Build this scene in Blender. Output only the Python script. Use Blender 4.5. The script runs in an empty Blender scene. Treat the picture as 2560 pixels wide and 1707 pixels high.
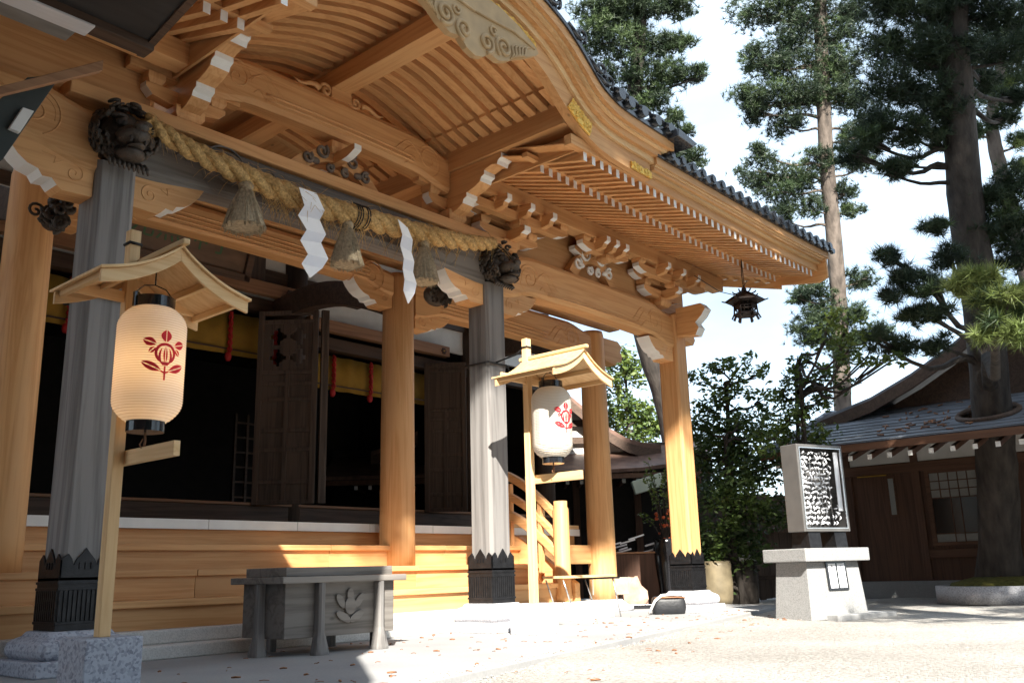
import bpy, math, random
import numpy as np
from mathutils import Vector, Matrix, Euler

random.seed(7)
rng = np.random.default_rng(11)
R = math.radians
sc = bpy.context.scene

# ------------------------------------------------------------------ camera
YAW, PIT, ROL = R(49.1203), R(14.0921), R(-1.5277)
CAM = Vector((-7.18, -6.58, 0.58))
_d = Vector((math.sin(YAW)*math.cos(PIT), math.cos(YAW)*math.cos(PIT), math.sin(PIT)))
_r = Vector((math.cos(YAW), -math.sin(YAW), 0.0))
_u = _r.cross(_d)
_r2 = _r*math.cos(ROL) + _u*math.sin(ROL)
_u2 = -_r*math.sin(ROL) + _u*math.cos(ROL)
cd = bpy.data.cameras.new("camera")
cd.sensor_width = 36.0
cd.lens = 36.0*2287.88/2560.0
cd.clip_start = 0.05
cd.clip_end = 2000.0
cam = bpy.data.objects.new("camera", cd)
m = Matrix((( _r2.x, _u2.x, -_d.x, CAM.x), (_r2.y, _u2.y, -_d.y, CAM.y), (_r2.z, _u2.z, -_d.z, CAM.z), (0, 0, 0, 1)))
cam.matrix_world = m
sc.collection.objects.link(cam)
sc.camera = cam

# ------------------------------------------------------------------ world and sun
SUN_AZ, SUN_EL = R(224.0), R(38.0)      # clockwise from +Y
w = bpy.data.worlds.new("World")
sc.world = w
w.use_nodes = True
nt = w.node_tree
bg = nt.nodes["Background"]
sky = nt.nodes.new("ShaderNodeTexSky")
sky.sky_type = 'NISHITA'
sky.sun_disc = False
sky.sun_elevation = SUN_EL
sky.sun_rotation = SUN_AZ
sky.air_density = 1.0
sky.dust_density = 1.0
sky.ozone_density = 1.0
# thin high cloud drawn into the sky itself
tc = nt.nodes.new("ShaderNodeTexCoord")
mp = nt.nodes.new("ShaderNodeMapping"); mp.inputs['Scale'].default_value = (1.2, 1.2, 3.0)
no = nt.nodes.new("ShaderNodeTexNoise"); no.inputs['Scale'].default_value = 2.2; no.inputs['Detail'].default_value = 6.0
cr = nt.nodes.new("ShaderNodeValToRGB")
cr.color_ramp.elements[0].position = 0.30; cr.color_ramp.elements[0].color = (0.22, 0.22, 0.22, 1)
cr.color_ramp.elements[1].position = 0.75; cr.color_ramp.elements[1].color = (0.62, 0.62, 0.62, 1)
mx = nt.nodes.new("ShaderNodeMix"); mx.data_type = 'RGBA'
mx.inputs[7].default_value = (10.0, 12.0, 13.6, 1)
nt.links.new(tc.outputs['Generated'], mp.inputs['Vector'])
nt.links.new(mp.outputs['Vector'], no.inputs['Vector'])
nt.links.new(no.outputs['Fac'], cr.inputs['Fac'])
nt.links.new(cr.outputs['Color'], mx.inputs[0])
nt.links.new(sky.outputs['Color'], mx.inputs[6])
nt.links.new(mx.outputs[2], bg.inputs['Color'])
bg.inputs['Strength'].default_value = 0.062

sd = bpy.data.lights.new("sun", 'SUN')
sd.energy = 5.0
sd.angle = R(0.53)
sd.color = (1.0, 0.95, 0.86)
so = bpy.data.objects.new("sun", sd)
TO_SUN = Vector((math.sin(SUN_AZ)*math.cos(SUN_EL), math.cos(SUN_AZ)*math.cos(SUN_EL), math.sin(SUN_EL)))
so.rotation_euler = TO_SUN.to_track_quat('Z', 'Y').to_euler()
so.location = TO_SUN*60
sc.collection.objects.link(so)

vs = sc.view_settings
sc.display_settings.display_device = 'sRGB'
vs.view_transform = 'Standard'
vs.look = 'None'
vs.exposure = 1.75
vs.gamma = 1.0
vs.use_curve_mapping = False
sc.cycles.use_denoising = True
sc.cycles.max_bounces = 8
sc.cycles.diffuse_bounces = 5
sc.cycles.sample_clamp_indirect = 6.0

# ------------------------------------------------------------------ materials
def _new(name):
    mt = bpy.data.materials.new(name); mt.use_nodes = True
    t = mt.node_tree; b = t.nodes["Principled BSDF"]
    return mt, t, b

def flat(name, col, rough=0.6, metal=0.0, noise=0.12, nscale=6.0, bump=0.0, bscale=60.0, spec=0.4, coord='Object', stretch=(1, 1, 1)):
    """one colour broken up by two octaves of noise, optional fine bump"""
    mt, t, b = _new(name)
    c = t.nodes.new("ShaderNodeTexCoord")
    mp_ = t.nodes.new("ShaderNodeMapping"); mp_.inputs['Scale'].default_value = stretch
    t.links.new(c.outputs[coord], mp_.inputs['Vector'])
    n = t.nodes.new("ShaderNodeTexNoise"); n.inputs['Scale'].default_value = nscale; n.inputs['Detail'].default_value = 5
    t.links.new(mp_.outputs['Vector'], n.inputs['Vector'])
    r_ = t.nodes.new("ShaderNodeValToRGB")
    r_.color_ramp.elements[0].position = 0.3; r_.color_ramp.elements[1].position = 0.7
    lo = [max(0, x*(1-noise)) for x in col]; hi = [min(1, x*(1+noise)) for x in col]
    r_.color_ramp.elements[0].color = (*lo, 1); r_.color_ramp.elements[1].color = (*hi, 1)
    t.links.new(n.outputs['Fac'], r_.inputs['Fac'])
    t.links.new(r_.outputs['Color'], b.inputs['Base Color'])
    b.inputs['Roughness'].default_value = rough
    b.inputs['Metallic'].default_value = metal
    b.inputs['Specular IOR Level'].default_value = spec
    if bump:
        n2 = t.nodes.new("ShaderNodeTexNoise"); n2.inputs['Scale'].default_value = bscale; n2.inputs['Detail'].default_value = 4
        t.links.new(mp_.outputs['Vector'], n2.inputs['Vector'])
        bp = t.nodes.new("ShaderNodeBump"); bp.inputs['Strength'].default_value = bump; bp.inputs['Distance'].default_value = 0.02
        t.links.new(n2.outputs['Fac'], bp.inputs['Height'])
        t.links.new(bp.outputs['Normal'], b.inputs['Normal'])
    return mt

def wood(name, c0, c1, axis, rough=0.55, ring=9.0, fine=70.0, bump=0.05, dist=2.2, varies=0.12, spec=0.3):
    """long grain along axis: growth-ring bands warped by noise, fine pores, per-object tint"""
    mt, t, b = _new(name)
    c = t.nodes.new("ShaderNodeTexCoord")
    oi = t.nodes.new("ShaderNodeObjectInfo")
    ad = t.nodes.new("ShaderNodeVectorMath"); ad.operation = 'MULTIPLY_ADD'
    t.links.new(oi.outputs['Random'], ad.inputs[0]); ad.inputs[1].default_value = (7.3, 3.1, 5.7)
    t.links.new(c.outputs['Object'], ad.inputs[2])
    mp_ = t.nodes.new("ShaderNodeMapping")
    s = [1.0, 1.0, 1.0]; s[axis] = 0.045
    mp_.inputs['Scale'].default_value = s
    t.links.new(ad.outputs[0], mp_.inputs['Vector'])
    wv = t.nodes.new("ShaderNodeTexNoise"); wv.inputs['Scale'].default_value = ring; wv.inputs['Detail'].default_value = 3; wv.inputs['Distortion'].default_value = dist*0.3
    t.links.new(mp_.outputs['Vector'], wv.inputs['Vector'])
    mm = t.nodes.new("ShaderNodeMath"); mm.operation = 'MULTIPLY'; mm.inputs[1].default_value = 9.0
    t.links.new(wv.outputs['Fac'], mm.inputs[0])
    fr = t.nodes.new("ShaderNodeMath"); fr.operation = 'PINGPONG'; fr.inputs[1].default_value = 1.0
    t.links.new(mm.outputs[0], fr.inputs[0])
    fn = t.nodes.new("ShaderNodeTexNoise"); fn.inputs['Scale'].default_value = fine; fn.inputs['Detail'].default_value = 3
    t.links.new(mp_.outputs['Vector'], fn.inputs['Vector'])
    a = t.nodes.new("ShaderNodeMath"); a.operation = 'MULTIPLY_ADD'; a.inputs[1].default_value = 0.55
    t.links.new(fn.outputs['Fac'], a.inputs[0]); 
    h = t.nodes.new("ShaderNodeMath"); h.operation = 'MULTIPLY'; h.inputs[1].default_value = 0.45
    t.links.new(fr.outputs[0], h.inputs[0]); t.links.new(h.outputs[0], a.inputs[2])
    r_ = t.nodes.new("ShaderNodeValToRGB")
    r_.color_ramp.elements[0].position = 0.2; r_.color_ramp.elements[0].color = (*c1, 1)
    r_.color_ramp.elements[1].position = 0.62; r_.color_ramp.elements[1].color = (*c0, 1)
    t.links.new(a.outputs[0], r_.inputs['Fac'])
    st = t.nodes.new("ShaderNodeTexNoise"); st.inputs['Scale'].default_value = 1.7; st.inputs['Detail'].default_value = 3
    mp2 = t.nodes.new("ShaderNodeMapping"); s2 = [1.0, 1.0, 1.0]; s2[axis] = 0.3; mp2.inputs['Scale'].default_value = s2
    t.links.new(ad.outputs[0], mp2.inputs['Vector']); t.links.new(mp2.outputs['Vector'], st.inputs['Vector'])
    sr = t.nodes.new("ShaderNodeMapRange"); sr.inputs[1].default_value = 0.3; sr.inputs[2].default_value = 0.7; sr.inputs[3].default_value = 0.84; sr.inputs[4].default_value = 1.06
    t.links.new(st.outputs['Fac'], sr.inputs[0])
    kn = t.nodes.new("ShaderNodeTexVoronoi"); kn.inputs['Scale'].default_value = 1.9
    mp3 = t.nodes.new("ShaderNodeMapping"); s3 = [1.0, 1.0, 1.0]; s3[axis] = 0.45; mp3.inputs['Scale'].default_value = s3
    t.links.new(ad.outputs[0], mp3.inputs['Vector']); t.links.new(mp3.outputs['Vector'], kn.inputs['Vector'])
    kr_ = t.nodes.new("ShaderNodeMapRange"); kr_.inputs[1].default_value = 0.012; kr_.inputs[2].default_value = 0.035; kr_.inputs[3].default_value = 0.45; kr_.inputs[4].default_value = 1.0
    t.links.new(kn.outputs['Distance'], kr_.inputs[0])
    m1 = t.nodes.new("ShaderNodeMath"); m1.operation = 'MULTIPLY'; t.links.new(sr.outputs[0], m1.inputs[0]); t.links.new(kr_.outputs[0], m1.inputs[1])
    hs = t.nodes.new("ShaderNodeHueSaturation")
    vv = t.nodes.new("ShaderNodeMapRange"); vv.inputs[3].default_value = 1-varies; vv.inputs[4].default_value = 1+varies
    t.links.new(oi.outputs['Random'], vv.inputs[0]); m2 = t.nodes.new("ShaderNodeMath"); m2.operation = 'MULTIPLY'; t.links.new(vv.outputs[0], m2.inputs[0]); t.links.new(m1.outputs[0], m2.inputs[1]); t.links.new(m2.outputs[0], hs.inputs['Value'])
    t.links.new(r_.outputs['Color'], hs.inputs['Color'])
    t.links.new(hs.outputs['Color'], b.inputs['Base Color'])
    b.inputs['Roughness'].default_value = rough
    b.inputs['Specular IOR Level'].default_value = spec
    if bump:
        bp = t.nodes.new("ShaderNodeBump"); bp.inputs['Strength'].default_value = bump*4; bp.inputs['Distance'].default_value = 0.004
        t.links.new(a.outputs[0], bp.inputs['Height']); t.links.new(bp.outputs['Normal'], b.inputs['Normal'])
    return mt

HA, HB = (0.69, 0.385, 0.168), (0.58, 0.29, 0.112)
WX = wood("cypress_along_x", HA, HB, 0)
WY = wood("cypress_along_y", HA, HB, 1)
WZ = wood("cypress_along_z", HA, HB, 2)
LX = wood("pale_cedar_x", (0.76, 0.52, 0.27), (0.66, 0.41, 0.19), 0)
LY = wood("pale_cedar_y", (0.76, 0.52, 0.27), (0.66, 0.41, 0.19), 1)
LZ = wood("pale_cedar_z", (0.76, 0.52, 0.27), (0.66, 0.41, 0.19), 2)
GZ = wood("weathered_grey_z", (0.235, 0.222, 0.212), (0.14, 0.131, 0.124), 2, rough=0.8, ring=6, bump=0.1)
GX = wood("weathered_grey_x", (0.215, 0.195, 0.175), (0.135, 0.12, 0.106), 0, rough=0.8, ring=6, bump=0.1)
GC = flat("weathered_grey_carved", (0.17, 0.14, 0.115), 0.75, noise=0.35, nscale=14, bump=0.3, bscale=50)
LION = flat("smoked_dark_carving", (0.062, 0.05, 0.04), 0.5, noise=0.5, nscale=18, bump=0.4, bscale=60)
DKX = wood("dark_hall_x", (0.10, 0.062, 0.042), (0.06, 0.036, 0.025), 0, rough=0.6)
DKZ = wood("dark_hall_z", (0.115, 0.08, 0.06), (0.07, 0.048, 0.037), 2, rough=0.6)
BRX = wood("brown_lintel_x", (0.36, 0.19, 0.10), (0.27, 0.135, 0.07), 0)
BRZ = wood("brown_board_z", (0.13, 0.066, 0.042), (0.085, 0.043, 0.028), 2)
WHITE = flat("white_shell_paint", (0.80, 0.80, 0.77), 0.7, noise=0.05)
PLAST = flat("white_plaster", (0.70, 0.68, 0.64), 0.85, noise=0.06, bump=0.1)
IRON = flat("black_iron", (0.022, 0.022, 0.024), 0.38, metal=0.6, noise=0.3, nscale=20, bump=0.1)
LACQ = flat("black_lacquer", (0.012, 0.012, 0.014), 0.18, noise=0.1, spec=0.6)
GOLD = flat("gilt_bronze", (0.85, 0.55, 0.14), 0.28, metal=1.0, noise=0.15, nscale=30, bump=0.6, bscale=70)
BRNZ = flat("dark_bronze", (0.055, 0.042, 0.036), 0.5, metal=0.5, noise=0.25)
TILE = flat("glazed_black_tile", (0.035, 0.036, 0.040), 0.18, noise=0.3, nscale=9, spec=0.7)
STRAW = flat("rice_straw", (0.50, 0.325, 0.13), 0.8, noise=0.4, nscale=45, bump=0.5, bscale=90)
STRAWG = flat("grey_straw", (0.36, 0.29, 0.19), 0.85, noise=0.35, nscale=40, bump=0.4, bscale=120)
RED = flat("red_ink", (0.72, 0.012, 0.022), 0.6, noise=0.06)
REDC = flat("red_cord", (0.45, 0.02, 0.02), 0.6, noise=0.2)
YEL = flat("yellow_curtain_cloth", (0.36, 0.20, 0.025), 0.8, noise=0.1)
BLKC = flat("black_webbing", (0.015, 0.015, 0.016), 0.6, noise=0.2)
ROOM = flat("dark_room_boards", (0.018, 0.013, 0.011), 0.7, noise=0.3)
GREYB = flat("grey_old_board", (0.20, 0.19, 0.175), 0.7, noise=0.2, stretch=(0.2, 1, 1), nscale=12)
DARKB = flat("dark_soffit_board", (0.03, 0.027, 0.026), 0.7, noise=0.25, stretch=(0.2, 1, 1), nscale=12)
GRNB = flat("dark_green_grey_board", (0.045, 0.055, 0.052), 0.6, noise=0.2)
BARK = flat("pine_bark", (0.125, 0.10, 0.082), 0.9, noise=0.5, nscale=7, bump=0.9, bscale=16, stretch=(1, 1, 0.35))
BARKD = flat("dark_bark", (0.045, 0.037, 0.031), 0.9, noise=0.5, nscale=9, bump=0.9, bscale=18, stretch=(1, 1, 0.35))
CHALK = flat("paper_white", (0.82, 0.83, 0.86), 0.7, noise=0.03)
STEEL = flat("grey_coated_metal", (0.13, 0.125, 0.12), 0.4, metal=0.3, noise=0.1)
SHIN = flat("bright_steel", (0.6, 0.6, 0.6), 0.25, metal=0.9, noise=0.1)
MOSS = flat("moss", (0.10, 0.095, 0.02), 0.95, noise=0.4, nscale=20, bump=0.6, bscale=70)
BAGM = flat("black_nylon_bag", (0.016, 0.017, 0.02), 0.5, noise=0.2, nscale=12, bump=0.15, bscale=30)
CERAM = flat("brown_olive_ceramic", (0.16, 0.13, 0.08), 0.5, noise=0.3)
PINKST = flat("pinkish_rock", (0.42, 0.27, 0.20), 0.85, noise=0.4, nscale=5, bump=0.5, bscale=14)
GREENGL = flat("greenish_white_board", (0.62, 0.66, 0.52), 0.5, noise=0.05)
BLUEG = flat("slate_sheet_roof", (0.16, 0.17, 0.19), 0.45, noise=0.4, nscale=5, bump=0.25, bscale=12, stretch=(1.5, 0.35, 1))
COPPER = flat("brown_copper_roof", (0.17, 0.10, 0.075), 0.4, metal=0.3, noise=0.35, nscale=6, stretch=(1, 1, 1))
LEATHER = flat("brown_trim", (0.25, 0.11, 0.05), 0.5)
GLASS = flat("dark_window_glass", (0.02, 0.02, 0.022), 0.15, noise=0.1, spec=0.25)
SHOJI = flat("frosted_pane", (0.30, 0.30, 0.28), 0.5, noise=0.08)
INK = flat("black_ink", (0.02, 0.018, 0.018), 0.6)
GRNI = flat("green_ink", (0.06, 0.13, 0.06), 0.6)
PLAQ = flat("old_plaque_board", (0.15, 0.095, 0.06), 0.6, noise=0.25, stretch=(0.3, 1, 1), nscale=9)

def granite(name, c0, c1, scale=90.0, rough=0.75):
    mt, t, b = _new(name)
    c = t.nodes.new("ShaderNodeTexCoord")
    v = t.nodes.new("ShaderNodeTexVoronoi"); v.inputs['Scale'].default_value = scale
    n = t.nodes.new("ShaderNodeTexNoise"); n.inputs['Scale'].default_value = 4; n.inputs['Detail'].default_value = 6
    t.links.new(c.outputs['Object'], v.inputs['Vector']); t.links.new(c.outputs['Object'], n.inputs['Vector'])
    r_ = t.nodes.new("ShaderNodeValToRGB"); r_.color_ramp.elements[0].color = (*c1, 1); r_.color_ramp.elements[1].color = (*c0, 1)
    r_.color_ramp.elements[0].position = 0.15; r_.color_ramp.elements[1].position = 0.6
    bw = t.nodes.new("ShaderNodeRGBToBW"); t.links.new(v.outputs['Color'], bw.inputs[0]); t.links.new(bw.outputs[0], r_.inputs['Fac'])
    mxx = t.nodes.new("ShaderNodeMix"); mxx.data_type = 'RGBA'; mxx.blend_type = 'MULTIPLY'; mxx.inputs[0].default_value = 0.5
    t.links.new(r_.outputs['Color'], mxx.inputs[6]); t.links.new(n.outputs['Color'], mxx.inputs[7])
    n2 = t.nodes.new("ShaderNodeValToRGB"); n2.color_ramp.elements[0].color = (0.7, 0.7, 0.7, 1); n2.color_ramp.elements[1].color = (1, 1, 1, 1)
    t.links.new(n.outputs['Fac'], n2.inputs['Fac']); t.links.new(n2.outputs['Color'], mxx.inputs[7])
    t.links.new(mxx.outputs[2], b.inputs['Base Color'])
    b.inputs['Roughness'].default_value = rough
    bp = t.nodes.new("ShaderNodeBump"); bp.inputs['Strength'].default_value = 0.25; bp.inputs['Distance'].default_value = 0.004
    t.links.new(bw.outputs[0], bp.inputs['Height']); t.links.new(bp.outputs['Normal'], b.inputs['Normal'])
    return mt
GRAN = granite("light_granite", (0.58, 0.58, 0.60), (0.34, 0.34, 0.37))
GRAND = granite("speckled_granite", (0.46, 0.48, 0.54), (0.24, 0.25, 0.30), 70)
PEDST = granite("monument_stone", (0.30, 0.30, 0.295), (0.20, 0.20, 0.20), 120)
STONEW = granite("pale_stone", (0.66, 0.65, 0.62), (0.52, 0.51, 0.49), 120)

def concrete(name):
    mt, t, b = _new(name)
    c = t.nodes.new("ShaderNodeTexCoord")
    n = t.nodes.new("ShaderNodeTexNoise"); n.inputs['Scale'].default_value = 0.8; n.inputs['Detail'].default_value = 8
    n2 = t.nodes.new("ShaderNodeTexNoise"); n2.inputs['Scale'].default_value = 55; n2.inputs['Detail'].default_value = 4
    t.links.new(c.outputs['Object'], n.inputs['Vector']); t.links.new(c.outputs['Object'], n2.inputs['Vector'])
    r_ = t.nodes.new("ShaderNodeValToRGB"); r_.color_ramp.elements[0].color = (0.30, 0.30, 0.305, 1); r_.color_ramp.elements[1].color = (0.42, 0.418, 0.41, 1)
    r_.color_ramp.elements[0].position = 0.3; r_.color_ramp.elements[1].position = 0.7
    t.links.new(n.outputs['Fac'], r_.inputs['Fac'])
    mxx = t.nodes.new("ShaderNodeMix"); mxx.data_type = 'RGBA'; mxx.blend_type = 'MULTIPLY'; mxx.inputs[0].default_value = 0.35
    t.links.new(r_.outputs['Color'], mxx.inputs[6]); t.links.new(n2.outputs['Fac'], mxx.inputs[7])
    t.links.new(mxx.outputs[2], b.inputs['Base Color']); b.inputs['Roughness'].default_value = 0.8
    bp = t.nodes.new("ShaderNodeBump"); bp.inputs['Strength'].default_value = 0.15; bp.inputs['Distance'].default_value = 0.004
    t.links.new(n2.outputs['Fac'], bp.inputs['Height']); t.links.new(bp.outputs['Normal'], b.inputs['Normal'])
    return mt
CONC = concrete("concrete_paving")

def gravel(name):
    mt, t, b = _new(name)
    c = t.nodes.new("ShaderNodeTexCoord")
    v = t.nodes.new("ShaderNodeTexVoronoi"); v.inputs['Scale'].default_value = 55
    v2 = t.nodes.new("ShaderNodeTexVoronoi"); v2.inputs['Scale'].default_value = 130
    n = t.nodes.new("ShaderNodeTexNoise"); n.inputs['Scale'].default_value = 0.6; n.inputs['Detail'].default_value = 7
    for q in (v, v2, n): t.links.new(c.outputs['Object'], q.inputs['Vector'])
    bw = t.nodes.new("ShaderNodeRGBToBW"); t.links.new(v.outputs['Color'], bw.inputs[0])
    r_ = t.nodes.new("ShaderNodeValToRGB")
    e = r_.color_ramp.elements; e[0].color = (0.30, 0.28, 0.255, 1); e[1].color = (0.50, 0.475, 0.44, 1); e[0].position = 0.1; e[1].position = 0.75
    t.links.new(bw.outputs[0], r_.inputs['Fac'])
    n2 = t.nodes.new("ShaderNodeValToRGB"); n2.color_ramp.elements[0].color = (0.72, 0.71, 0.69, 1); n2.color_ramp.elements[1].color = (1, 1, 1, 1)
    n2.color_ramp.elements[0].position = 0.3; n2.color_ramp.elements[1].position = 0.6
    t.links.new(n.outputs['Fac'], n2.inputs['Fac'])
    mxx = t.nodes.new("ShaderNodeMix"); mxx.data_type = 'RGBA'; mxx.blend_type = 'MULTIPLY'; mxx.inputs[0].default_value = 1.0
    t.links.new(r_.outputs['Color'], mxx.inputs[6]); t.links.new(n2.outputs['Color'], mxx.inputs[7])
    t.links.new(mxx.outputs[2], b.inputs['Base Color']); b.inputs['Roughness'].default_value = 0.9
    ms = t.nodes.new("ShaderNodeMath"); ms.operation = 'ADD'
    t.links.new(v.outputs['Distance'], ms.inputs[0]); t.links.new(v2.outputs['Distance'], ms.inputs[1])
    bp = t.nodes.new("ShaderNodeBump"); bp.invert = True; bp.inputs['Strength'].default_value = 0.9; bp.inputs['Distance'].default_value = 0.012
    t.links.new(ms.outputs[0], bp.inputs['Height']); t.links.new(bp.outputs['Normal'], b.inputs['Normal'])
    return mt
GRAV = gravel("pale_gravel")

def leafmat(name, c0, c1, trans=0.25):
    mt, t, b = _new(name)
    c = t.nodes.new("ShaderNodeTexCoord")
    n = t.nodes.new("ShaderNodeTexNoise"); n.inputs['Scale'].default_value = 1.3; n.inputs['Detail'].default_value = 4
    t.links.new(c.outputs['Object'], n.inputs['Vector'])
    r_ = t.nodes.new("ShaderNodeValToRGB"); r_.color_ramp.elements[0].color = (*c0, 1); r_.color_ramp.elements[1].color = (*c1, 1)
    r_.color_ramp.elements[0].position = 0.35; r_.color_ramp.elements[1].position = 0.65
    t.links.new(n.outputs['Fac'], r_.inputs['Fac']); t.links.new(r_.outputs['Color'], b.inputs['Base Color'])
    b.inputs['Roughness'].default_value = 0.5; b.inputs['Specular IOR Level'].default_value = 0.35
    tr = t.nodes.new("ShaderNodeBsdfTranslucent"); t.links.new(r_.outputs['Color'], tr.inputs['Color'])
    ms = t.nodes.new("ShaderNodeMixShader"); ms.inputs[0].default_value = trans
    out = t.nodes["Material Output"]
    t.links.new(b.outputs[0], ms.inputs[1]); t.links.new(tr.outputs[0], ms.inputs[2]); t.links.new(ms.outputs[0], out.inputs['Surface'])
    return mt
NEED = leafmat("pine_needles", (0.035, 0.062, 0.028), (0.085, 0.125, 0.045))
NEEDD = leafmat("dark_pine_needles", (0.022, 0.038, 0.022), (0.05, 0.075, 0.035))
NEEDL = leafmat("bright_pine_needles", (0.12, 0.17, 0.045), (0.22, 0.26, 0.08))
LEAF = leafmat("evergreen_leaves", (0.03, 0.055, 0.018), (0.09, 0.14, 0.03))
LEAFY = leafmat("yellow_green_leaves", (0.06, 0.10, 0.02), (0.17, 0.22, 0.045))

def papermat(name, glow):
    mt, t, b = _new(name)
    b.inputs['Base Color'].default_value = (0.86, 0.835, 0.79, 1); b.inputs['Roughness'].default_value = 0.7
    tr = t.nodes.new("ShaderNodeBsdfTranslucent"); tr.inputs['Color'].default_value = (0.80, 0.70, 0.55, 1)
    ms = t.nodes.new("ShaderNodeMixShader"); ms.inputs[0].default_value = 0.35
    out = t.nodes["Material Output"]
    t.links.new(b.outputs[0], ms.inputs[1]); t.links.new(tr.outputs[0], ms.inputs[2]); t.links.new(ms.outputs[0], out.inputs['Surface'])
    return mt
PAPER = papermat("lantern_paper", 0)

# ------------------------------------------------------------------ mesh helpers
ORG = {}
class MB:
    """collects polygons of one part; build() links it as one mesh object"""
    def __init__(s): s.v = []; s.f = []; s.m = []; s.s = []
    def add(s, verts, faces, mi=0, sm=False):
        b = len(s.v); s.v += [tuple(p) for p in verts]
        for f in faces: s.f.append(tuple(i+b for i in f)); s.m.append(mi); s.s.append(sm)
        return s
    def box(s, a, b, mi=0):
        x0, y0, z0 = a; x1, y1, z1 = b
        if x0 > x1: x0, x1 = x1, x0
        if y0 > y1: y0, y1 = y1, y0
        if z0 > z1: z0, z1 = z1, z0
        return s.add([(x0,y0,z0),(x1,y0,z0),(x1,y1,z0),(x0,y1,z0),(x0,y0,z1),(x1,y0,z1),(x1,y1,z1),(x0,y1,z1)],
              [(0,3,2,1),(4,5,6,7),(0,1,5,4),(1,2,6,5),(2,3,7,6),(3,0,4,7)], mi)
    def obox(s, c, half, rx=(1,0,0), ry=(0,1,0), mi=0):
        """box with its own axes"""
        X = Vector(rx).normalized(); Y = Vector(ry).normalized(); Z = X.cross(Y).normalized(); Y = Z.cross(X)
        c = Vector(c); vs_ = []
        for sz in (-1, 1):
            for sx, sy in ((-1,-1),(1,-1),(1,1),(-1,1)):
                vs_.append(c + X*half[0]*sx + Y*half[1]*sy + Z*half[2]*sz)
        return s.add(vs_, [(0,3,2,1),(4,5,6,7),(0,1,5,4),(1,2,6,5),(2,3,7,6),(3,0,4,7)], mi)
    def prism(s, poly, axis, a, b, mi=0, side=None, sm=False):
        """2-D outline (counter-clockwise in the remaining axes) pushed from a to b along axis; side: material per edge"""
        n = len(poly)
        def P(p, t):
            return (t, p[0], p[1]) if axis == 0 else (p[0], t, p[1]) if axis == 1 else (p[0], p[1], t)
        V = [P(p, a) for p in poly] + [P(p, b) for p in poly]
        base = len(s.v); s.v += V
        s.f.append(tuple(base+i for i in range(n-1, -1, -1))); s.m.append(mi); s.s.append(False)
        s.f.append(tuple(base+n+i for i in range(n))); s.m.append(mi); s.s.append(False)
        for i in range(n):
            j = (i+1) % n
            s.f.append((base+i, base+j, base+n+j, base+n+i)); s.m.append(side[i] if side else mi); s.s.append(sm)
        return s
    def loft(s, secs, mi=0, sm=False, caps=True, closed=True, capmi=None):
        n = len(secs[0]); base = len(s.v)
        for q in secs: s.v += [tuple(p) for p in q]
        for k in range(len(secs)-1):
            for i in range(n if closed else n-1):
                j = (i+1) % n
                s.f.append((base+k*n+i, base+k*n+j, base+(k+1)*n+j, base+(k+1)*n+i)); s.m.append(mi); s.s.append(sm)
        if caps and closed:
            cm = mi if capmi is None else capmi
            s.f.append(tuple(base+i for i in range(n-1, -1, -1))); s.m.append(cm); s.s.append(False)
            s.f.append(tuple(base+(len(secs)-1)*n+i for i in range(n))); s.m.append(cm); s.s.append(False)
        return s
    def tube(s, pts, r, n=8, mi=0, sm=True, caps=True):
        pts = [Vector(p) for p in pts]
        if not hasattr(r, '__len__'): r = [r]*len(pts)
        secs = []; up = None
        for i, p in enumerate(pts):
            t = (pts[min(i+1, len(pts)-1)]-pts[max(i-1, 0)])
            if t.length < 1e-9: t = Vector((0, 0, 1))
            t.normalize()
            if up is None: up = Vector((0, 0, 1)) if abs(t.z) < 0.9 else Vector((1, 0, 0))
            u = (up - t*up.dot(t))
            if u.length < 1e-6: u = t.orthogonal()
            u.normalize(); w_ = t.cross(u); up = u
            secs.append([p + (u*math.cos(2*math.pi*k/n) + w_*math.sin(2*math.pi*k/n))*r[i] for k in range(n)])
        return s.loft(secs, mi, sm, caps)
    def lathe(s, prof, c, n=24, mi=0, sm=True, caps=True):
        cx, cy = c
        secs = [[(cx+r*math.cos(2*math.pi*k/n), cy+r*math.sin(2*math.pi*k/n), z) for k in range(n)] for r, z in prof]
        return s.loft(secs, mi, sm, caps)
    def ball(s, c, r, n=10, mi=0, rot=None):
        if not hasattr(r, '__len__'): r = (r, r, r)
        secs = []
        for i in range(1, n):
            th = math.pi*i/n
            secs.append([(math.sin(th)*math.cos(2*math.pi*k/(2*n))*r[0], math.sin(th)*math.sin(2*math.pi*k/(2*n))*r[1], -math.cos(th)*r[2]) for k in range(2*n)])
        M_ = rot.to_matrix() if rot else Matrix.Identity(3)
        secs = [[tuple(M_ @ Vector(p) + Vector(c)) for p in q] for q in secs]
        return s.loft(secs, mi, True)
    def build(s, name, mats, parent=None, loc=None, bevel=0.0, smooth=None):
        if not isinstance(mats, (list, tuple)): mats = [mats]
        o0 = Vector(loc) if loc is not None else (ORG[parent.name] if parent else Vector((0, 0, 0)))
        me = bpy.data.meshes.new(name)
        me.from_pydata([(p[0]-o0.x, p[1]-o0.y, p[2]-o0.z) for p in s.v], [], s.f)
        for mt in mats: me.materials.append(mt)
        me.polygons.foreach_set('material_index', s.m)
        me.polygons.foreach_set('use_smooth', s.s if smooth is None else [smooth]*len(s.f))
        me.update()
        o = bpy.data.objects.new(name, me)
        sc.collection.objects.link(o)
        if parent: o.parent = parent; ORG[o.name] = o0
        else: o.location = o0; ORG[o.name] = o0
        if bevel:
            bv = o.modifiers.new("edge", 'BEVEL'); bv.width = bevel; bv.segments = 2; bv.limit_method = 'ANGLE'; bv.angle_limit = R(40)
        return o

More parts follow.
